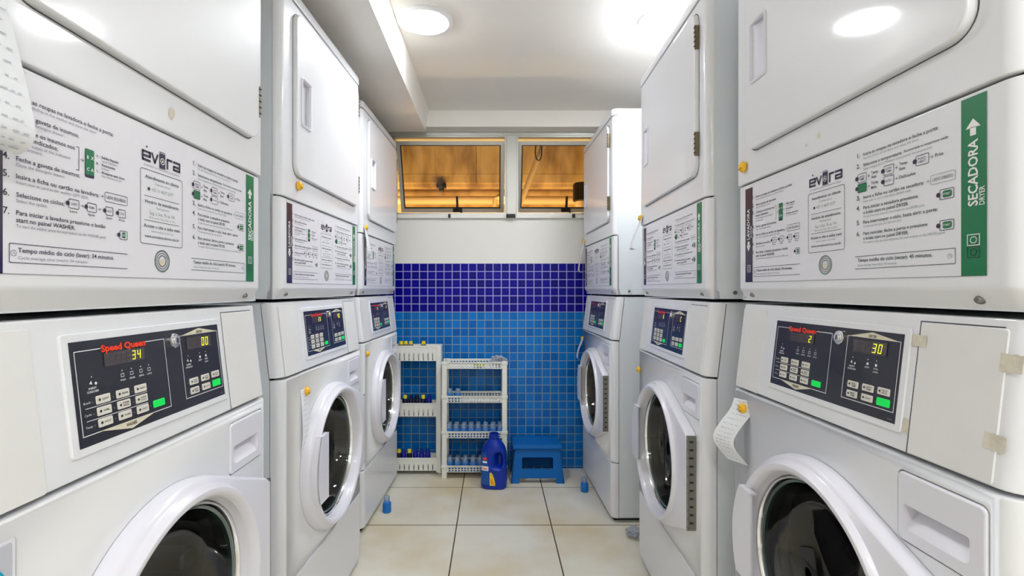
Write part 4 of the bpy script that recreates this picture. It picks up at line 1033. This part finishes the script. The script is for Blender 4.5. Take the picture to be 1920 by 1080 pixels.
# ------------------------------------------------------------------ detergent jug
jug = empty('detergent_jug', (.004, 2.845, 0), math.radians(-6), label='big uncapped blue detergent jug with a side handle standing before the rack', cat='detergent jug')
b = B(); n = 48; prof = [(0, .90), (.004, .97), (.015, 1), (.06, 1.0), (.12, 1.0), (.17, .99), (.20, .96), (.225, .87), (.243, .74), (.258, .58), (.268, .45), (.273, .40)]
import bisect
def pr(z):
    for i in range(len(prof)-1):
        if prof[i][0] <= z <= prof[i+1][0]: t = (z-prof[i][0])/(prof[i+1][0]-prof[i][0]); return prof[i][1]*(1-t)+prof[i+1][1]*t
    return prof[-1][1]
rs = []; zs = [0, .002, .005, .010]+[.015+.258*i/44 for i in range(45)]
for z in zs:
    k = pr(z); ring = []
    for j in range(n):
        a = 2*PI*j/n; c, s = math.cos(a), math.sin(a); e = .62
        mixr = max(0, (z-.22)/.053); hx, hy = .0735*k, (.052*k if z < .22 else .052*k*(1-mixr)+.0735*k*mixr)
        ex = e*(1-mixr)+1*mixr
        x = hx*abs(c)**ex*(1 if c > 0 else -1); y = hy*abs(s)**ex*(1 if s > 0 else -1)
        d = ((x-.030)/.022)**2+((z-.162)/.044)**2                     # the grip hollow
        if d < 1.6: q = 1/(1+math.exp((d-.9)*7)); y *= 1-.86*q
        ring.append((x, y, z))
    rs.append(ring)
b.rings(rs, 'jug', cap0=True); b.build('jug_body', jug, ang=70)
b = B(); b.lathe([(.029, .270), (.029, .280), (.031, .282), (.031, .287), (.026, .289), (.026, .304), (.023, .304), (.023, .272), (.0002, .270)], 0, 0, 'jug', 28); b.build('neck', jug)
b = B(); y = -.0535
def onjug(x, z):
    k = pr(z); e = .62; c = min(.999, max(-.999, abs(x)/(.0735*k)))**(1/e); s = math.sqrt(max(0, 1-c*c)); return (x, -.052*k*s**e-.0008, z)
def grid(x0, x1, z0, z1, m, off=0, nx=8, nz_=8, f=None):
    vs = []; fs = []
    for i in range(nz_+1):
        for j in range(nx+1):
            tx, tz_ = j/nx, i/nz_; x = x0(tz_) + (x1(tz_)-x0(tz_))*tx if callable(x0) else x0+(x1-x0)*tx; z = z0+(z1-z0)*tz_; p = onjug(x, z); vs.append((p[0], p[1]-off, p[2]))
    for i in range(nz_):
        for j in range(nx): a = i*(nx+1)+j; fs.append((a, a+1, a+nx+2, a+nx+1))
    b.add(vs, fs, m)
grid(lambda t: -.066, lambda t: -.020-.018*t, .028, .205, 'joblabel', nz_=14)
grid(-.067, -.026, .105, .130, 'white_print', .0006)
grid(lambda t: -.019-.001*t, lambda t: .012-.020*t*t, .024, .096, 'capyellow', .0006)
M['orange'] = mat('orange_print', lin(240, 150, 20), .4)
grid(lambda t: -.014, lambda t: .006-.010*t, .030, .062, 'orange', .0012)
jf = lambda x, z: (onjug(x, z)[0], onjug(x, z)[1]-.0014, z)
text(b, 'Clean', -.064, .112, .010, 'red', width=.034, bold=.03, fn=jf)
text(b, 'Clean', -.0646, .1126, .010, 'purple', width=.034, bold=.0, fn=lambda x, z: (jf(x, z)[0], jf(x, z)[1]+.0004, z))
grid(-.058, -.036, .165, .178, 'red', .0008); grid(-.060, -.034, .148, .158, 'white_print', .0008)
b.build('label', jug, sharp=False)

# ------------------------------------------------------------------ step stool
st = empty('step_stool', (.256, 2.995, 0), label='blue plastic folding step stool standing against the blue tiled wall', cat='step stool')
b = B(); TZ = .215
b.box(-.140, .140, -.098, .098, TZ-.012, TZ, 'stool', .004); b.box(-.143, .143, -.101, .101, TZ-.022, TZ-.006, 'stool', .004)
rnd = random.Random(4)
for i in range(17):
    for j in range(9): b.box(-.128+i*.016-.0025, -.128+i*.016+.0025, -.084+j*.021-.0025, -.084+j*.021+.0025, TZ, TZ+.0016, 'stooldark' if j == 0 else 'stool')
b.build('step_top', st)
def leg_panel(name, y_top, y_bot, front):
    b = B(); zt_ = TZ-.026
    o_ = [(-.154, 0), (-.108, 0), (-.104, .030), (.104, .030), (.108, 0), (.154, 0), (.132, zt_), (-.132, zt_)]
    hole = [rrect(-.090, .090, .080, .145, .008, 3)]
    b.plate(o_, hole, 0, .010, 'stool')
    for s_ in (-1, 1):  # folded side flange
        v = [(s_*.154, 0, 0), (s_*.154, .034, 0), (s_*.132, .034, zt_), (s_*.132, 0, zt_)]; v2 = [(p[0]-s_*.006, p[1], p[2]) for p in v]
        b.rings([v, v2], 'stool', cap0=True, cap1=True, flip=s_ > 0)
    if front:
        for i in range(9): 
            for s_ in (-1, 1): b.box(s_*(.145-.016*i/9)-.003, s_*(.145-.016*i/9)+.003, -.0025, .001, .02+i*.018, .032+i*.018, 'stool')
    k = (y_top-y_bot)/zt_; b.v = [(x, (y if front else -y)+y_bot+k*z, z) for x, y, z in b.v]
    if not front: b.f = [f[::-1] for f in b.f]
    b.build('leg_panel', st)
leg_panel('f', -.088, -.110, True); leg_panel('r', .088, .105, False)
for s_ in (-1, 1):
    b = B(); b.plate([(-.06, .02), (.06, .02), (.072, TZ-.03), (-.072, TZ-.03)], [rrect(-.04, .04, .05, .12, .008, 3)], 0, .006, 'stool')
    xx = s_*.122; b.v = [(xx-s_*.0+y, x, z) for x, y, z in b.v]; b.f = [f[::-1] for f in b.f]; b.build('side_panel', st)
